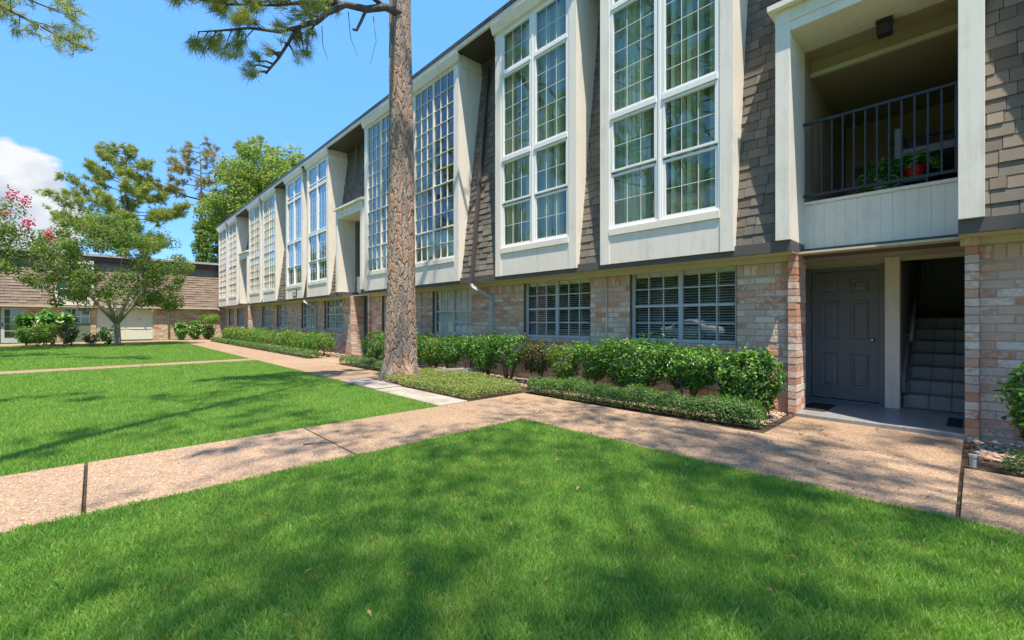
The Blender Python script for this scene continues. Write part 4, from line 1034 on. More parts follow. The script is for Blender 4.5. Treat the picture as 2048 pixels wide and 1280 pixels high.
# ground cover spreading from the pine's foot
def cover():
    poly = [(-5.56, 4.30), (-5.56, 5.55), (-6.3, 5.85), (-7.4, 6.0), (-9.3, 6.0), (-9.6, 5.2), (-9.15, 4.45), (-7.6, 4.30)]
    o = root("ground_cover", (-7.3, 5.0, 0), "pale green ground-cover mat spreading right of the pine's foot", "plant")
    r = np.random.default_rng(5); n = 30000
    q = np.stack([r.uniform(-9.6, -5.5, n), r.uniform(4.28, 6.0, n)], 1)
    def inside(q):
        x, y = q[:, 0], q[:, 1]; c = np.zeros(len(q), bool); j = len(poly) - 1
        for i in range(len(poly)):
            xi, yi = poly[i]; xj, yj = poly[j]
            c ^= ((yi > y) != (yj > y)) & (x < (xj - xi) * (y - yi) / (yj - yi + 1e-9) + xi); j = i
        return c
    d = np.hypot(q[:, 0] + 8.62, q[:, 1] - 4.98)
    q = q[inside(q) & (d > .40)]; n = len(q)
    ed = np.minimum(np.minimum(q[:, 0] + 9.6, -5.55 - q[:, 0]), np.minimum(q[:, 1] - 4.29, 6.0 - q[:, 1]))
    h = (.15 + .05 * fbm(np.c_[q, np.zeros(n)], 2.2, 3) + .03 * fbm(np.c_[q, np.zeros(n)], 7, 4)) * np.clip(ed / .10, .15, 1) ** .5
    z = h * r.uniform(.35, 1, n) ** .6
    pos = np.c_[q, z]; nr = unit(r.normal(size=(n, 3)) * .6 + np.array([0, -.2, 1]))
    put("foliage", leaf_mesh("foliage", pos - np.array([-7.3, 5.0, 0]), nr, .032 * r.uniform(.7, 1.4, n), .016 * r.uniform(.8, 1.2, n), simple=True), "cover_leaf", o)
cover()
# right-hand shrub at the edge and ground litter
shrub("broadleaf_shrub", .42, 6.42, .95, .62, .5, 700, .085, "large-leaved shrub cut by the right edge beside the brick wall", "shrub_leaf", .12, seed=90, stems=4)
# far court plants
shrub("clipped_shrub", -32.3, -2.0, 1.2, 2.6, 1.7, 4200, .10, "big rounded green shrub before the glazed doors of the far building", "shrub_leaf_light", .04, seed=91, simple=True, taper=.9)
shrub("bronze_shrub", -31.7, -.95, 1.1, .9, .9, 900, .10, "reddish-bronze shrub at the right end of the big rounded one", "shrub_leaf_bronze", .1, seed=92, simple=True)
shrub("small_shrub", -31.9, -.12, .62, .9, .8, 420, .10, "small sprawling shrub left of the crape myrtle's trunk", "shrub_leaf_bronze", .05, seed=93, simple=True)
shrub("clipped_shrub", -31.6, .5, .98, 1.0, .9, 1100, .09, "dark upright shrub touching the crape myrtle's trunk", "shrub_leaf", .05, seed=94, simple=True)
for i, (x, y, h, w_) in enumerate(((-35.9, 4.1, 1.15, .9), (-35.7, 4.8, 1.25, .9), (-35.5, 5.5, 1.0, .9))):
    shrub("upright_plant", x, y, h, w_, .8, 520, .20, ["tall leafy plant nearest the far downspout", "middle one of the tall leafy plants against the far wall", "tall leafy plant under the domed bush"][i], "house_leaf", .05, group="tall leafy plants against the far wall", seed=95 + i, simple=True, cat="plant")
shrub("domed_bush", -34.9, 5.6, 1.72, 2.0, 1.3, 2600, .075, "umbrella-shaped pale green bush in the far corner", "shrub_leaf_light", 1.05, seed=98, simple=True, taper=.9, boxy=2.2)
for i, (y, h) in enumerate(((-2.6, 1.55), (-1.9, 1.75), (-1.2, 1.6))):
    shrub("upright_plant", -33.6, y, h, .9, .6, 260, .30, "%s of the big-leaved plants behind the rounded shrub" % ("leftmost", "middle", "rightmost")[i], "house_leaf", .9, group="big-leaved plants behind the rounded shrub", seed=101 + i, simple=True, cat="plant")

# ------------------------------------------------------------------ loose stones, soil bits
def stones(name, x0, x1, y0, y1, n, s0, s1, label):
    r = np.random.default_rng(n); V = []; F = []
    ico = [(0, 0, 1)] + [(math.cos(k * 1.2566) * .894, math.sin(k * 1.2566) * .894, .447) for k in range(5)] + [(math.cos(k * 1.2566 + .628) * .894, math.sin(k * 1.2566 + .628) * .894, -.447) for k in range(5)] + [(0, 0, -1)]
    ico = np.array(ico); IF = [(0, 1 + i, 1 + (i + 1) % 5) for i in range(5)] + [(1 + i, 6 + i, 1 + (i + 1) % 5) for i in range(5)] + [(1 + (i + 1) % 5, 6 + i, 6 + (i + 1) % 5) for i in range(5)] + [(11, 6 + (i + 1) % 5, 6 + i) for i in range(5)]
    IF = np.array(IF); allV = []; allF = []
    for i in range(n):
        s = r.uniform(s0, s1) ; sc = np.array([s * r.uniform(.8, 1.4), s * r.uniform(.7, 1.1), s * r.uniform(.4, .7)])
        a = r.uniform(0, 6.28); q = ico * (1 + r.normal(size=(12, 1)) * .10) * sc; c, sn_ = math.cos(a), math.sin(a)
        q = np.stack([q[:, 0] * c - q[:, 1] * sn_, q[:, 0] * sn_ + q[:, 1] * c, q[:, 2]], 1)
        allV.append(q + np.array([r.uniform(x0, x1), r.uniform(y0, y1), -.012 + sc[2] * r.uniform(.3, 1.1)])); allF.append(IF + i * 12)
    o = put(name, np_mesh(name, np.concatenate(allV), np.concatenate(allF), True), "gravel", kind="stuff")
    tag(o, label, "gravel")
stones("gravel", -5.5, -1.78, 5.95, 6.86, 3600, .012, .032, "reddish river gravel under the near hedge shrubs")
stones("gravel", -10.5, -5.55, 6.02, 6.86, 2200, .014, .034, "gravel strip between the ground cover and the wall")
stones("gravel", .0, 1.4, 5.95, 6.86, 900, .014, .040, "loose stones at the foot of the right brick wall")
stones("gravel", -27, -15.6, 5.6, 6.86, 1800, .02, .045, "orange gravel under the far hedge")
# pale concrete splash trough under the downspout
sb = MB(); p, q = Vector((-7.88, 6.70, .10)), Vector((-8.5, 5.62, .075)); dd_ = (q - p).normalized(); sd_ = Vector((-dd_.y, dd_.x, 0)).normalized()
V = []
for e, wd in ((p, .11), (q, .15)):
    for s_, z_ in ((-1, .0), (-1, .085), (-.72, .085), (-.6, .025), (.6, .025), (.72, .085), (1, .085), (1, .0)): V.append(tuple(e + sd_ * wd * s_ + Vector((0, 0, z_))))
sb.add(V, [tuple(range(7, -1, -1)), tuple(range(8, 16))] + [(i, (i + 1) % 8, (i + 1) % 8 + 8, i + 8) for i in range(8)])
so_ = sb.build("splash_trough", "concrete", origin=(-8.2, 6.1, 0)); tag(so_, "pale concrete splash trough leading from the downspout over the ground cover", "trough")
# door mat, floor grate, pipe stub
m_ = MB().box(-1.70, -1.40, 7.12, 7.78, .051, .062).build("door_mat", "mat_dark", origin=(-1.55, 7.45, .05), bevel=.004); tag(m_, "dark door mat lying on the landing before the grey door", "mat")
gr = root("stair_mat", (-.19, 7.5, .05), "small dark ribbed mat on the landing by the right brick jamb", "mat")
MB().box(-.24, -.11, 7.20, 7.80, .051, .057).build("mat_base", "mat_dark", gr)
for i in range(12): box("rib", "mat_dark", gr, -.236, -.114, 7.215 + i * .049, 7.24 + i * .049, .0575, .066)
ps = MB().lathe(-.02, 5.62, [(.022, -.02), (.022, .075), (.027, .076), (.027, .10), (.018, .102), (.018, .09)], 14).build("pipe_stub", "downspout_grey", origin=(-.02, 5.62, 0), smooth=False); tag(ps, "short grey pipe stub standing in the soil beside the walk joint", "pipe")
tw = MB().tube([(-4.75, 1.55, .010), (-4.68, 1.66, .018), (-4.60, 1.80, .012), (-4.52, 1.86, .02)], [.008, .007, .006, .003], 6).tube([(-4.68, 1.66, .016), (-4.72, 1.76, .02)], [.005, .002], 5).build("fallen_twig", "branch_bark", origin=(-4.65, 1.7, 0)); tag(tw, "small brown twig fallen on the shaded cross walk", "twig")

# ------------------------------------------------------------------ potted plants on the balcony
def pot(name, x, y, z, r, h, mat, label):
    o = root(name, (x, y, z), label, "potted plant")
    MB().lathe(x, y, [(r * .66, z), (r * .98, z + h * .82), (r * 1.1, z + h * .83), (r * 1.1, z + h), (r * .96, z + h), (r * .9, z + h * .86)], 22).build("pot", mat, o, smooth=False)
    return o
ps1 = MB().box(-.66, -.40, 7.33, 7.59, 3.00, 3.03)
for sx in (-.645, -.415):
    for sy in (7.345, 7.575): ps1.box(sx - .012, sx + .012, sy - .012, sy + .012, 2.842, 2.999)
pst = ps1.build("plant_stand", "metal_black", origin=(-.53, 7.46, 2.84)); tag(pst, "low dark stand under the red flower pot on the balcony", "stand")
def potleaves(o, x, y, z, rx, rz, n, L, mat, drop, seed):
    r = np.random.default_rng(seed); q = rand_unit(n) * r.uniform(.4, 1, (n, 1)); q[:, 2] = np.abs(q[:, 2]) - drop * r.random(n) * (np.hypot(q[:, 0], q[:, 1]) > .6)
    pos = q * np.array([rx, rx * .8, rz]) + np.array([0, 0, z - o.location.z]); nr = unit(q + np.array([0, 0, .8]) + r.normal(size=(n, 3)) * .5)
    put("foliage", leaf_mesh("foliage", pos, nr, L * r.uniform(.7, 1.3, n), L * .55, D=unit(q + r.normal(size=(n, 3)) * .3)), mat, o)
    s = MB()
    for i in range(10):
        p_ = pos[i * 7 % n]; b_ = Vector((x, y, z - .03)); e_ = Vector(p_) + Vector(o.location); s.tube([b_, b_.lerp(e_, .5) + Vector((0, 0, .04)), e_], [.004, .003, .002], 5)
    s.build("stems", "house_leaf", o)
p1 = pot("potted_plant", -.53, 7.46, 3.032, .105, .17, "pot_red", "bright green trailing plant in a glossy red pot on the balcony")
potleaves(p1, -.53, 7.46, 3.23, .24, .17, 150, .085, "house_leaf", .5, 3)
p2 = pot("potted_plant", -.84, 7.42, 2.842, .09, .17, "pot_cream", "feathery dark green plant in a small cream pot on the balcony")
potleaves(p2, -.84, 7.42, 3.05, .33, .33, 420, .075, "shrub_leaf", .8, 4)

# ------------------------------------------------------------------ trees
def worley(u, v, nu, nv, seed):      # periodic in u; returns F1, F2
    r = np.random.default_rng(seed); jx = r.uniform(.1, .9, (nu, nv + 4)); jy = r.uniform(.1, .9, (nu, nv + 4))
    x = u * nu; y = v; ix = np.floor(x).astype(int); iy = np.floor(y).astype(int); f1 = np.full(u.shape, 9.); f2 = np.full(u.shape, 9.); cid = np.zeros(u.shape)
    for a in (-1, 0, 1):
        for b in (-1, 0, 1):
            cx = ix + a; cy = iy + b; m = np.clip(cy, 0, nv + 3)
            d = np.hypot(cx + jx[cx % nu, m] - x, cy + jy[cx % nu, m] - y); lo = np.minimum(f1, d); f2 = np.where(d < f1, f1, np.minimum(f2, d)); cid = np.where(d < f1, jx[cx % nu, m], cid); f1 = lo
    return f1, f2, (cid - .1) / .8
PT = root("pine_tree", (-8.72, 4.88, 0), "tall pine with plated grey-orange bark standing in the foreground bed", "tree")
def pine_trunk():
    na, nh = 144, 620; top = 20.0
    z = np.concatenate([np.linspace(-.05, 8.6, 520), np.linspace(8.7, top, 100)]); th = np.linspace(0, 1, na, endpoint=False)
    T, Z = np.meshgrid(th, z)
    rad = np.interp(Z, [-.05, .12, .35, .8, 1.6, 4, 8, 14, 20], [.44, .395, .352, .325, .300, .262, .225, .16, .06])
    ang = T * 2 * np.pi
    flare = np.clip(1 - Z / .55, 0, 1) ** 1.6; rad = rad + flare * (.085 * np.sin(ang * 4 + 1) + .055 * np.sin(ang * 7 + 2.3) + .03)
    wob = .02 * np.sin(Z * 5.0) ; u = (T + wob * .15) % 1
    f1, f2, pid = worley(u, Z * 4.2 + 1.0 * np.sin(ang * 3) * .6 + .5 * np.sin(ang * 9 + Z * 2) + 2, 14, 160, 4); c1 = np.clip((f2 - f1) / .20, 0, 1)
    g1, g2, pid2 = worley((u * 1.0 + .03) % 1, Z * 11.0 + .7 * np.sin(ang * 5) + 2, 52, 300, 9); c2 = np.clip((g2 - g1) / .3, 0, 1)
    disp = .020 * c1 ** .6 * (.7 + .5 * pid) + .005 * c2 * c1 + .004 * pid2
    disp *= np.interp(Z, [0, 8, 20], [1.15, .8, .4])
    rad = rad + disp - .012
    cx = np.interp(Z, [0, 2, 5, 8, 20], [0, .03, .02, -.02, .25]); cy = np.interp(Z, [0, 2, 5, 8, 20], [0, .0, .02, .0, .1])
    V = np.stack([cx + rad * np.cos(ang), cy + rad * np.sin(ang), Z], -1).reshape(-1, 3)
    I = (np.arange(len(z) - 1)[:, None] * na + np.arange(na)[None]); J = np.arange(len(z) - 1)[:, None] * na + (np.arange(na)[None] + 1) % na
    F = np.stack([I, J, J + na, I + na], -1).reshape(-1, 4)
    me = np_mesh("trunk", V, F, False)
    at = me.attributes.new("plate", 'FLOAT', 'POINT'); at.data.foreach_set("value", (pid * .8 + pid2 * .2).ravel().astype(np.float32))
    fu = me.attributes.new("furrow", 'FLOAT', 'POINT'); fu.data.foreach_set("value", (np.clip(1 - c1 * 1.5, 0, 1) * .75 + .18 * (1 - c2)).ravel().astype(np.float32))
    put("trunk", me, "pine_bark", PT)
pine_trunk()
def limbs_and_tufts(limbs, r, per=.28, L=.2, tpt=3):
    """limbs: list of polylines -> tuft points and directions along the outer half plus side twigs"""
    tw = MB(); P = []; D = []
    for pts, rad in limbs:
        pts = [Vector(p) for p in pts]; n = len(pts); tw.tube(pts, [rad * (1 - .8 * i / (n - 1)) for i in range(n)], 7)
        for i in range(1, n):
            a, b = pts[i - 1], pts[i]; k = max(1, int((b - a).length / per))
            for j_ in range(k):
                p = a.lerp(b, (j_ + r.random()) / k); fr = (i - 1 + j_ / k) / (n - 1)
                if fr < .3: continue
                d = (b - a).normalized(); side = Vector((r.normal(), r.normal(), r.normal() * .5 + .1)); side = (side - d * side.dot(d)).normalized()
                l = r.uniform(.25, .75) * (1.1 - .5 * fr); e = p + (side * .8 + d * .55).normalized() * l + Vector((0, 0, r.uniform(-.05, .08)))
                tw.tube([p, p.lerp(e, .5) + Vector((0, 0, .03)), e], [rad * .28, rad * .2, .004], 5)
                for _ in range(tpt):
                    f = r.uniform(.45, 1.0); P.append(tuple(p.lerp(e, f) + Vector((r.normal(), r.normal(), r.normal())) * .05)); D.append(tuple((e - p).normalized() + Vector((0, 0, .35))))
    return tw, np.array(P), unit(np.array(D))
def main_pine():
    r = np.random.default_rng(21)
    lm = [([(-8.60, 4.9, 7.95), (-8.58, 4.45, 7.90), (-8.62, 4.05, 7.68), (-8.68, 3.63, 7.60), (-8.72, 3.30, 7.30), (-8.75, 3.10, 7.03), (-8.82, 2.88, 6.94), (-8.95, 2.74, 6.72), (-9.03, 2.52, 6.24), (-9.2, 2.33, 5.92)], .085),
          ([(-8.75, 3.10, 7.03), (-8.93, 2.5, 6.66), (-9.08, 2.05, 6.60), (-9.22, 1.61, 6.42), (-9.37, 1.30, 6.33)], .04),
          ([(-8.68, 3.63, 7.60), (-8.85, 3.0, 7.42), (-9.0, 2.4, 7.15), (-9.2, 1.7, 6.92), (-9.3, 1.0, 6.78)], .045),
          ([(-8.60, 4.45, 7.90), (-8.45, 3.7, 7.95), (-8.6, 2.9, 7.72), (-8.9, 2.1, 7.38), (-9.2, 1.3, 7.08), (-9.5, .6, 6.85)], .05),
          ([(-8.62, 4.05, 7.68), (-8.65, 3.95, 7.40), (-8.66, 3.86, 7.18), (-8.66, 3.78, 7.16)], .03)]
    tw, P, D = limbs_and_tufts(lm[:4], r, .10, tpt=7)
    tw.tube(lm[4][0], [.035, .03, .028, .024], 7)
    for pts in ([(-8.62, 4.2, 7.6), (-8.6, 4.25, 7.1), (-8.65, 4.15, 6.6)], [(-8.7, 3.7, 7.5), (-8.7, 3.75, 7.0), (-8.72, 3.9, 6.7)], [(-8.75, 3.2, 7.0), (-8.7, 3.2, 6.6), (-8.7, 3.3, 6.35)]): tw.tube(pts, [.009, .006, .003], 5)
    # drop tufts from the bare lower twig end
    keep = ~((P[:, 2] < 6.55) & (P[:, 1] > 2.2)) | (r.random(len(P)) < .12); P, D = P[keep], D[keep]
    br = tw.build("branches", "branch_bark", PT, smooth=True)
    # crown high above
    lm2 = []
    for k in range(26):
        z = r.uniform(9.8, 19.0); a = r.uniform(0, 6.28); l = np.interp(z, [9, 13, 19.5], [3.4, 3.8, 1.2]) * r.uniform(.7, 1.1)
        p0 = Vector((-8.7, 4.9, z)); dv = Vector((math.cos(a), math.sin(a), .12)); lm2.append(([p0, p0 + dv * l * .4, p0 + dv * l * .75 + Vector((0, 0, .15)), p0 + dv * l + Vector((0, 0, .1))], .06))
    tw2, P2, D2 = limbs_and_tufts(lm2, r, .5)
    tw2.build("upper_branches", "branch_bark", PT, smooth=True)
    put("crown", needle_mesh("crown", P - np.array(PT.location), D, 34, .23, .009, .6), "pine_needle", PT)
    put("upper_crown", needle_mesh("upper_crown", P2 - np.array(PT.location), D2, 16, .32, .022, .7), "pine_needle", PT)
main_pine()
def pine(x, y, h, z0, reach, nl, label, seed, tuft=14, tl=.42, tw_=.03, mat="pine_needle", rad=.26, lean=(0, 0), per=.6, tpt=5, extra=(), lr=.055):
    o = root("pine_tree", (x, y, 0), label, "tree"); r = np.random.default_rng(seed)
    ax = lambda z: Vector((x + lean[0] * z / h + .15 * math.sin(z * .4 + seed), y + lean[1] * z / h, z))
    zs = np.linspace(-.1, h, 16); MB().tube([ax(z) for z in zs], [rad * (1 - .85 * max(z, 0) / h) for z in zs], 10).build("trunk", "pine_bark", o, smooth=True)
    lm = []
    for k in range(nl):
        t = (k + r.uniform(0, .9)) / nl; z = z0 + (h - z0) * t; a = k * 2.4 + r.uniform(-.5, .5)
        l = reach * (np.interp(t, [0, .25, .7, 1], [.75, 1, .62, .16])) * r.uniform(.6, 1.1)
        p0 = ax(z); dv = Vector((math.cos(a), math.sin(a), r.uniform(-.02, .3))); lm.append(([p0, p0 + dv * l * .4 + Vector((0, 0, -.02)), p0 + dv * l * .75, p0 + dv * l + Vector((0, 0, l * .1))], lr))
    lm += list(extra)
    tw, P, D = limbs_and_tufts(lm, r, per, tpt=tpt); tw.build("branches", "branch_bark", o, smooth=True)
    P = P + r.normal(size=P.shape) * .10 * max(1, tl / .3)
    put("crown", needle_mesh("crown", P - np.array([x, y, 0]), D, tuft, tl, tw_, .7), mat, o)
    return o
pine(-63.9, 2.4, 20.2, 9.0, 6.4, 50, "yellow-green conical pine rising behind the crape myrtle and far roof", 31, 16, .50, .055, per=.26, tpt=8)
pine(-62.6, 9.5, 22.0, 14.5, 5.0, 22, "thin sparse rust-tinged pine with a bare trunk left of the big tree", 32, 18, .6, .06, "pine_needle_rust", per=.4, lean=(0, -.6),
     extra=[([(-62.6, 9.3, 15.4), (-62.6, 7.4, 15.6), (-62.5, 5.4, 16.3), (-62.5, 3.2, 17.0)], .08), ([(-62.6, 9.3, 17.6), (-62.6, 7.9, 18.2), (-62.5, 6.6, 18.5)], .06)])
def broadleaf(name, x, y, trunk_h, cc, rad, ncl, nleaf, L, label, mat, seed, bark="branch_bark", tr=.3, cl=(1.2, 2.2), simple=True, group=None, cat="tree", forks=4, flower=0, fork_z=.5, zmin=-.62):
    o = root(name, (x, y, 0), label, cat, group); r = np.random.default_rng(seed)
    C_ = np.array(cc, float); Rr = np.array(rad, float)
    d = unit(r.normal(size=(ncl * 3, 3))); d = d[d[:, 2] > zmin][:ncl]; cen = C_ + d * Rr * r.uniform(.35, .95, (len(d), 1)) ** .7
    cr = r.uniform(cl[0], cl[1], len(cen))
    k = r.integers(0, len(cen), nleaf); q = unit(r.normal(size=(nleaf, 3))); q[:, 2] *= .75
    pos = cen[k] + q * (cr[k] * r.uniform(.35, 1.0, nleaf) ** .5)[:, None]
    nr = unit(q + np.array([0, 0, .6]) + r.normal(size=q.shape) * .6)
    put("crown", leaf_mesh("crown", pos - np.array([x, y, 0]), nr, L * r.uniform(.7, 1.3, nleaf), L * .55 * r.uniform(.8, 1.2, nleaf), simple=simple), mat, o)
    fz = trunk_h * fork_z; tb = MB(); base = Vector((x, y, -.05)); top = Vector((x + r.normal() * .05, y + r.normal() * .05, fz))
    tb.tube([base, base.lerp(top, .15) , base.lerp(top, .6), top], [tr * 1.25, tr, tr * .9, tr * .85], 12)
    tb.build("trunk", bark, o, smooth=True)
    lb = MB()
    idx = r.permutation(len(cen))
    heads = []
    for i in range(forks):
        a = 2 * math.pi * i / forks + .5; e = Vector(C_) + Vector((math.cos(a) * Rr[0] * .35, math.sin(a) * Rr[1] * .35, -Rr[2] * .35)); s0 = top + Vector((0, 0, -.12)); mid = s0.lerp(e, .5) + Vector((math.cos(a) * .1, math.sin(a) * .1, .1))
        lb.tube([s0, mid, e], [tr * .55, tr * .42, tr * .3], 8); heads.append(e)
    nodes = [(h_, tr * .30) for h_ in heads]
    for i in sorted(idx, key=lambda i: (Vector(cen[i]) - top).length):
        e = Vector(cen[i]); h_, rr = min(nodes, key=lambda p: (p[0] - e).length + .25 * (p[0].z - e.z)); m = h_.lerp(e, .5) + Vector((r.normal(), r.normal(), r.normal())) * .10 * (e - h_).length
        r2 = max(rr * .62, tr * .045); lb.tube([h_, m, e], [rr * .8, (rr + r2) * .4, r2 * .8], 6); nodes.append((e, r2)); nodes.append((m, (rr + r2) * .45))
    lb.build("branches", bark, o, smooth=True)
    if flower:
        outr = np.argsort(-(np.linalg.norm((cen - C_) / Rr, axis=1) + .5 * (cen[:, 2] - C_[2]) / Rr[2]))[:flower]
        fp = np.repeat(cen[outr] + unit(cen[outr] - C_) * (cr[outr] * .9)[:, None] + np.array([0, 0, .12]), 70, 0); fp = fp + r.normal(size=fp.shape) * np.array([.10, .10, .16])
        put("blossom", leaf_mesh("blossom", fp - np.array([x, y, 0]), rand_unit(len(fp)), .10, .08, simple=True), "crape_flower", o)
    return o
broadleaf("broadleaf_tree", -56.0, 15.0, 12, (-56.0, 15.4, 14.2), (6.5, 7.4, 7.0), 110, 30000, .36, "big full green broadleaf tree rising behind the apartment roof", "oak_leaf", 41, tr=.5, cl=(1.1, 2.1), forks=6)
broadleaf("broadleaf_tree", -52.0, 22.5, 10, (-52.0, 21.5, 14.2), (5, 5.0, 5.2), 50, 13000, .32, "smaller broadleaf tree showing just above the roofline at the right", "oak_leaf", 42, tr=.4, cl=(1.0, 1.9))
broadleaf("vine_tree", -62.0, 9.8, 10, (-61.8, 10.2, 9.6), (1.7, 1.9, 4.2), 34, 6000, .30, "ivy-like leafy growth clothing the sparse pine's lower trunk", "oak_leaf", 43, tr=.2, cl=(.6, 1.1), cat="tree")
broadleaf("crape_myrtle", -30.85, .85, 2.2, (-30.6, .75, 3.95), (2.8, 3.5, 3.0), 180, 27000, .12, "multi-stemmed crape myrtle on the far lawn before the shuttered doors", "crape_leaf", 44, "crape_bark", .16, (.28, .62), forks=7, fork_z=.55, zmin=-.82)
broadleaf("crape_myrtle", -28.0, -5.3, 2.4, (-28.0, -4.6, 4.5), (2.6, 3.0, 2.3), 95, 16000, .11, "pink-flowering crape myrtle cut by the left edge of the picture", "crape_leaf", 45, "crape_bark", .13, (.3, .7), forks=5, flower=34)
# trees across the court: they shade the lawn and show in the glass
def pine_branch_tree():
    r = np.random.default_rng(77)
    ex = [([(-19.5, -5.4, 10.6), (-19.0, -3.6, 10.3), (-18.4, -2.0, 9.95), (-17.7, -1.25, 9.42), (-17.15, -.65, 8.98), (-16.55, -.05, 8.62)], .06),
          ([(-18.4, -2.0, 9.95), (-17.9, -1.5, 10.1), (-17.3, -.7, 9.75), (-17.0, -.35, 9.6)], .035)]
    pine(-19.5, -5.5, 19, 10.0, 3.4, 22, "tall pine left of the view, one branch hanging into the upper left corner", 33, 30, .30, .016, per=.24, extra=ex)
pine_branch_tree()
broadleaf("broadleaf_tree", 4.2, -2.2, 12, (2.2, .0, 14.0), (3.4, 3.5, 2.2), 26, 5800, .14, "leafy tree behind the viewpoint, shading the near lawn and cross walk", "oak_leaf", 34, tr=.07, cl=(.8, 1.5), forks=4, fork_z=.9)
pine(4.8, 2.4, 18.0, 9.0, 5.6, 28, "tall pine to the right of the viewpoint, dappling the walk and facade", 38, 16, .38, .028, per=.42, rad=.2, lr=.03)
pine(-4.7, -2.2, 17, 8.2, 3.4, 22, "tall pine left of the viewpoint, laying thin shade on the middle lawn", 40, 14, .38, .026, per=.5, rad=.14, lean=(-.4, 3.2), lr=.018)
pine(-7.5, -7.5, 19, 6.5, 5.0, 46, "tall pine across the lawn, mirrored in the nearest upstairs windows", 35, 20, .45, .034, per=.42)
pine(-12.5, -9.5, 20, 8.0, 5.0, 40, "tall pine across the lawn, mirrored in the middle upstairs windows", 36, 20, .45, .034, per=.45)
pine(-28.0, -9.5, 18, 6.5, 5.2, 40, "tall pine far across the lawn, mirrored in the many-paned windows", 37, 20, .48, .036, per=.5)
for i_, (tx, ty, ts) in enumerate(((-46, -22, 1.0), (-36, -25, 1.1), (-26, -23, .9), (-17, -24, 1.05), (-8, -23, .95), (2, -24, 1.1), (12, -20, 1.0))):
    broadleaf("broadleaf_tree", tx, ty, 6 * ts, (tx, ty, 5.6 * ts), (5.6 * ts, 5, 4.8 * ts), 60, 7000, .46, "%s of the round broadleaf trees lining the court opposite, mirrored in the glass" % ORD[i_], "oak_leaf", 46 + i_, tr=.35, cl=(1.2, 2.2), group="broadleaf trees opposite the building")

pine(-72.0, 17.6, 27.5, 19.0, 6.0, 30, "yellow-topped pine crown standing behind the big broadleaf tree", 39, 16, .65, .075, per=.4, tpt=6)
# ------------------------------------------------------------------ across the court, seen only in the glass
MB().box(-70, 30, -26, -14.05, -.079, -.03).build("driveway", "asphalt", kind="structure")
def car(cx, cy):
    o = root("parked_car", (cx, cy, 0), "white sedan parked across the court, mirrored in the nearest ground-floor window", "car")
    # outline stations along the length: x, half width, sill z, shoulder z, roof z, roof half width
    st = [(-2.28, .62, .42, .62, .63, .55), (-2.15, .82, .26, .78, .80, .70), (-1.45, .88, .22, .86, .92, .74), (-.95, .89, .22, .89, .98, .72), (-.25, .90, .22, .91, 1.40, .60), (.55, .90, .22, .93, 1.44, .60), (1.25, .89, .22, .95, 1.22, .62), (1.70, .87, .24, .96, 1.02, .70), (2.12, .80, .28, .92, .95, .68), (2.25, .62, .44, .74, .76, .55)]
    V = []; F = []
    for x, w_, s, h_, r_, rw in st:
        ring = [(-w_ * .9, s), (-w_, s + .14), (-w_, (s + h_) / 2), (-w_ * .97, h_), (-rw, r_ - .03), (-rw * .8, r_), (rw * .8, r_), (rw, r_ - .03), (w_ * .97, h_), (w_, (s + h_) / 2), (w_, s + .14), (w_ * .9, s)]
        V += [(cx + x, cy + y, z) for y, z in ring]
    n = 12
    for i in range(len(st) - 1): F += [(i * n + k, i * n + (k + 1) % n, (i + 1) * n + (k + 1) % n, (i + 1) * n + k) for k in range(n)]
    F += [tuple(range(n - 1, -1, -1)), tuple(range((len(st) - 1) * n, len(st) * n))]
    MB().add(V, F).build("body", "car_white", o, smooth=True)
    for sgn in (-1, 1):
        g = [(-.78, .93, .90), (-.22, 1.33, .665), (.52, 1.37, .655), (1.12, 1.20, .70), (1.38, .98, .86)]
        V = [(cx + x, cy + sgn * (w_ + .012), z) for x, z, w_ in g] + [(cx + .2, cy + sgn * .905, .955)]
        MB().add(V, [(0, 1, 2, 5), (5, 2, 3, 4)]).build("side_window", "car_glass", o)
        for x in (-1.42, 1.38):
            m = MB(); m.tube([(cx + x, cy + sgn * .70, .32), (cx + x, cy + sgn * .915, .32)], .32, 20); wh = m.build("wheel", "rubber", o); MB().tube([(cx + x, cy + sgn * .916, .32), (cx + x, cy + sgn * .925, .32)], .2, 16).build("rim", "alu_frame", wh)
    MB().add([(cx - .92, cy - .66, 1.0), (cx - .92, cy + .66, 1.0), (cx - .27, cy + .55, 1.405), (cx - .27, cy - .55, 1.405)], [(0, 1, 2, 3)]).build("windscreen", "car_glass", o)
    MB().add([(cx + 1.64, cy - .64, 1.07), (cx + 1.64, cy + .64, 1.07), (cx + 1.2, cy + .56, 1.262), (cx + 1.2, cy - .56, 1.262)], [(0, 1, 2, 3)]).build("rear_window", "car_glass", o)
car(-13.6, -15.6)
OB = root("opposite_building", (-18, -34, 0), "brown-shingled brick building across the court, mirrored in the lower windows", "building")
MB().box(-60, 25, -40, -32, -.1, 2.3).build("wall", "brick_reveal", OB)
MB().prism_x(-60, 25, [(-40, 2.3), (-31.6, 2.3), (-32.4, 6.6), (-40, 6.6)]).build("mansard_roof", "shingle", OB)
for i_ in range(9): box("dormer", "trim_white", OB, -55 + i_ * 8, -52.6 + i_ * 8, -32.5, -31.5, 2.4, 6.4)

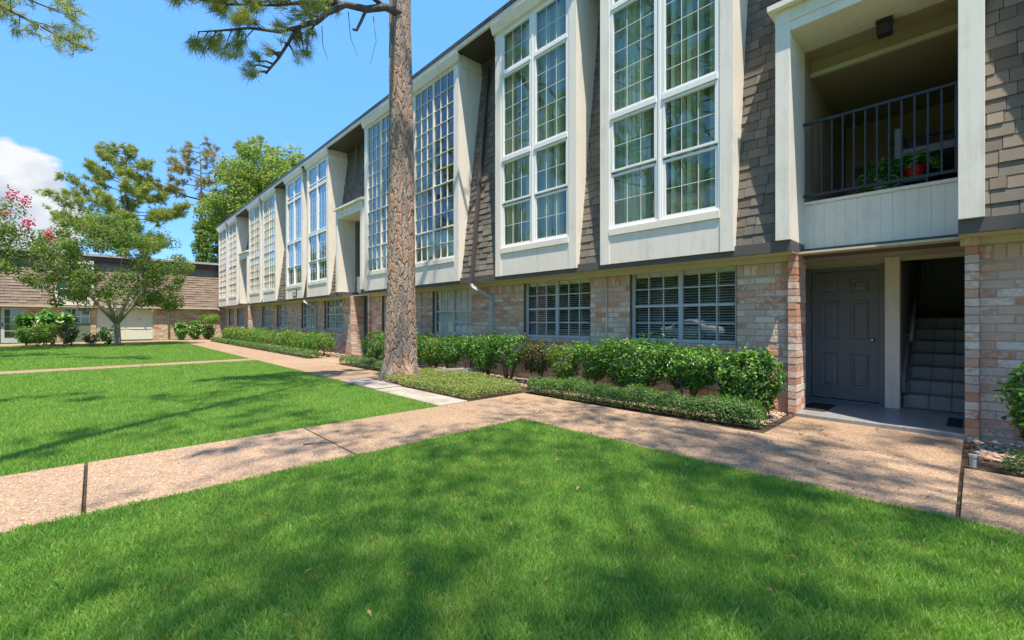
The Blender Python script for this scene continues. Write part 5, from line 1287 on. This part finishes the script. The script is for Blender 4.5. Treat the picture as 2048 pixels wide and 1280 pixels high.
# ------------------------------------------------------------------ lawn grass
def grass(name, x0, x1, y0, y1, dens0, label, hole=None):
    f = np.array([-.7259, .6878]); rt = np.array([.6878, .7259]); r = np.random.default_rng(abs(int(x0 * 10)))
    pts = []
    # rejection sample with density falling with distance, inside a widened view wedge
    cells = []
    step = .5
    for gx in np.arange(x0, x1, step):
        for gy in np.arange(y0, y1, step):
            c = np.array([gx + step / 2, gy + step / 2]); dz = c @ f; dx = c @ rt
            if dz < .9 or abs(dx) > 1.30 * dz + .9: continue
            d = max(1.6, math.hypot(*c)); dn = dens0 * min(1, (3.2 / d)) ** 1.45
            n = int(dn * step * step) + 1; w_ = min(step, x1 - gx), min(step, y1 - gy)
            pts.append(np.c_[gx + r.random(n) * w_[0], gy + r.random(n) * w_[1]])
    p = np.concatenate(pts); n = len(p); d = np.hypot(p[:, 0], p[:, 1])
    jit = .028
    onx0 = p[:, 0] < x0 + .06; p[:, 0] = np.where(onx0, p[:, 0] - r.uniform(0, jit, n), p[:, 0]); onx1 = p[:, 0] > x1 - .06; p[:, 0] = np.where(onx1, p[:, 0] + r.uniform(0, jit, n), p[:, 0])
    ony1 = p[:, 1] > y1 - .06; p[:, 1] = np.where(ony1, p[:, 1] + r.uniform(0, jit, n), p[:, 1])
    wid = .0042 * np.maximum(1, d / 3.0) ** .85 * r.uniform(.7, 1.3, n); hgt = (.043 + .010 * fbm(np.c_[p, np.zeros(n)], 3.0, 8)) * r.uniform(.55, 1.25, n)
    hgt = np.where(r.random(n) < .012, hgt * 1.6, hgt)
    a = r.uniform(0, 6.283, n); lean = r.uniform(.1, .75, n) * hgt; la = r.uniform(0, 6.283, n)
    s = np.stack([np.cos(a), np.sin(a), np.zeros(n)], 1) * (wid / 2)[:, None]
    b = np.c_[p, np.full(n, -.024)]; ld = np.stack([np.cos(la) * lean, np.sin(la) * lean, np.zeros(n)], 1)
    mid = b + ld * .35 + np.array([0, 0, 1]) * (hgt * .62)[:, None]; tip = b + ld + np.array([0, 0, 1]) * hgt[:, None]
    nearm = d < 6.0
    V1 = np.stack([b - s, b + s, mid + s * .8, tip, mid - s * .8], 1)[nearm].reshape(-1, 3); k1 = nearm.sum()
    o = root(name, ((x0 + x1) / 2, (y0 + y1) / 2, 0), label, "grass") if False else None
    # pentagon blades near by, triangles farther off
    if k1:
        g1 = put(name, np_mesh(name, V1, np.arange(k1 * 5).reshape(-1, 5)), "grass", kind="stuff"); tag(g1, label, "grass")
    far = ~nearm; k2 = far.sum()
    if k2:
        V2 = np.stack([b - s, b + s, tip], 1)[far].reshape(-1, 3)
        g2 = put(name, np_mesh(name, V2, np.arange(k2 * 3).reshape(-1, 3)), "grass", kind="stuff"); tag(g2, label if not k1 else label + ", farther part", "grass")
    return n
ng = grass("lawn_grass", -4.05, 3.2, -2.2, 4.0, 19000, "mown green grass of the foreground lawn")
ng += grass("lawn_grass", -16.0, -5.52, -5.0, 3.78, 19000, "mown green grass of the middle lawn beyond the cross walk")
ng += grass("lawn_grass", -33.0, -16.86, -8.0, 3.74, 19000, "mown green grass of the far lawn around the crape myrtle")
print("grass blades", ng)

def litter():
    r = np.random.default_rng(3); n = 260
    x = np.concatenate([r.uniform(-5.4, 0.2, 120), r.uniform(-4, 1, 80), r.uniform(-14, -5, 60)]); y = np.concatenate([r.uniform(4.05, 6.7, 120), r.uniform(.6, 4, 80), r.uniform(-.5, 5.2, 60)])
    lawnm = ((y < 4.0) & ((x > -4.05) | (x < -5.5))) | ((x < -5.5) & (y > 4.3))
    pos = np.stack([x, y, np.where(lawnm, .028, .006)], 1); nr = unit(r.normal(size=(n, 3)) * .25 + np.array([0, 0, 1]))
    o = put("fallen_leaves", leaf_mesh("fallen_leaves", pos, nr, r.uniform(.02, .05, n), r.uniform(.008, .022, n), fold=.3), "dry_leaf", kind="stuff"); tag(o, "dry brown leaves and bits scattered over walk and lawn", "leaves")
litter()
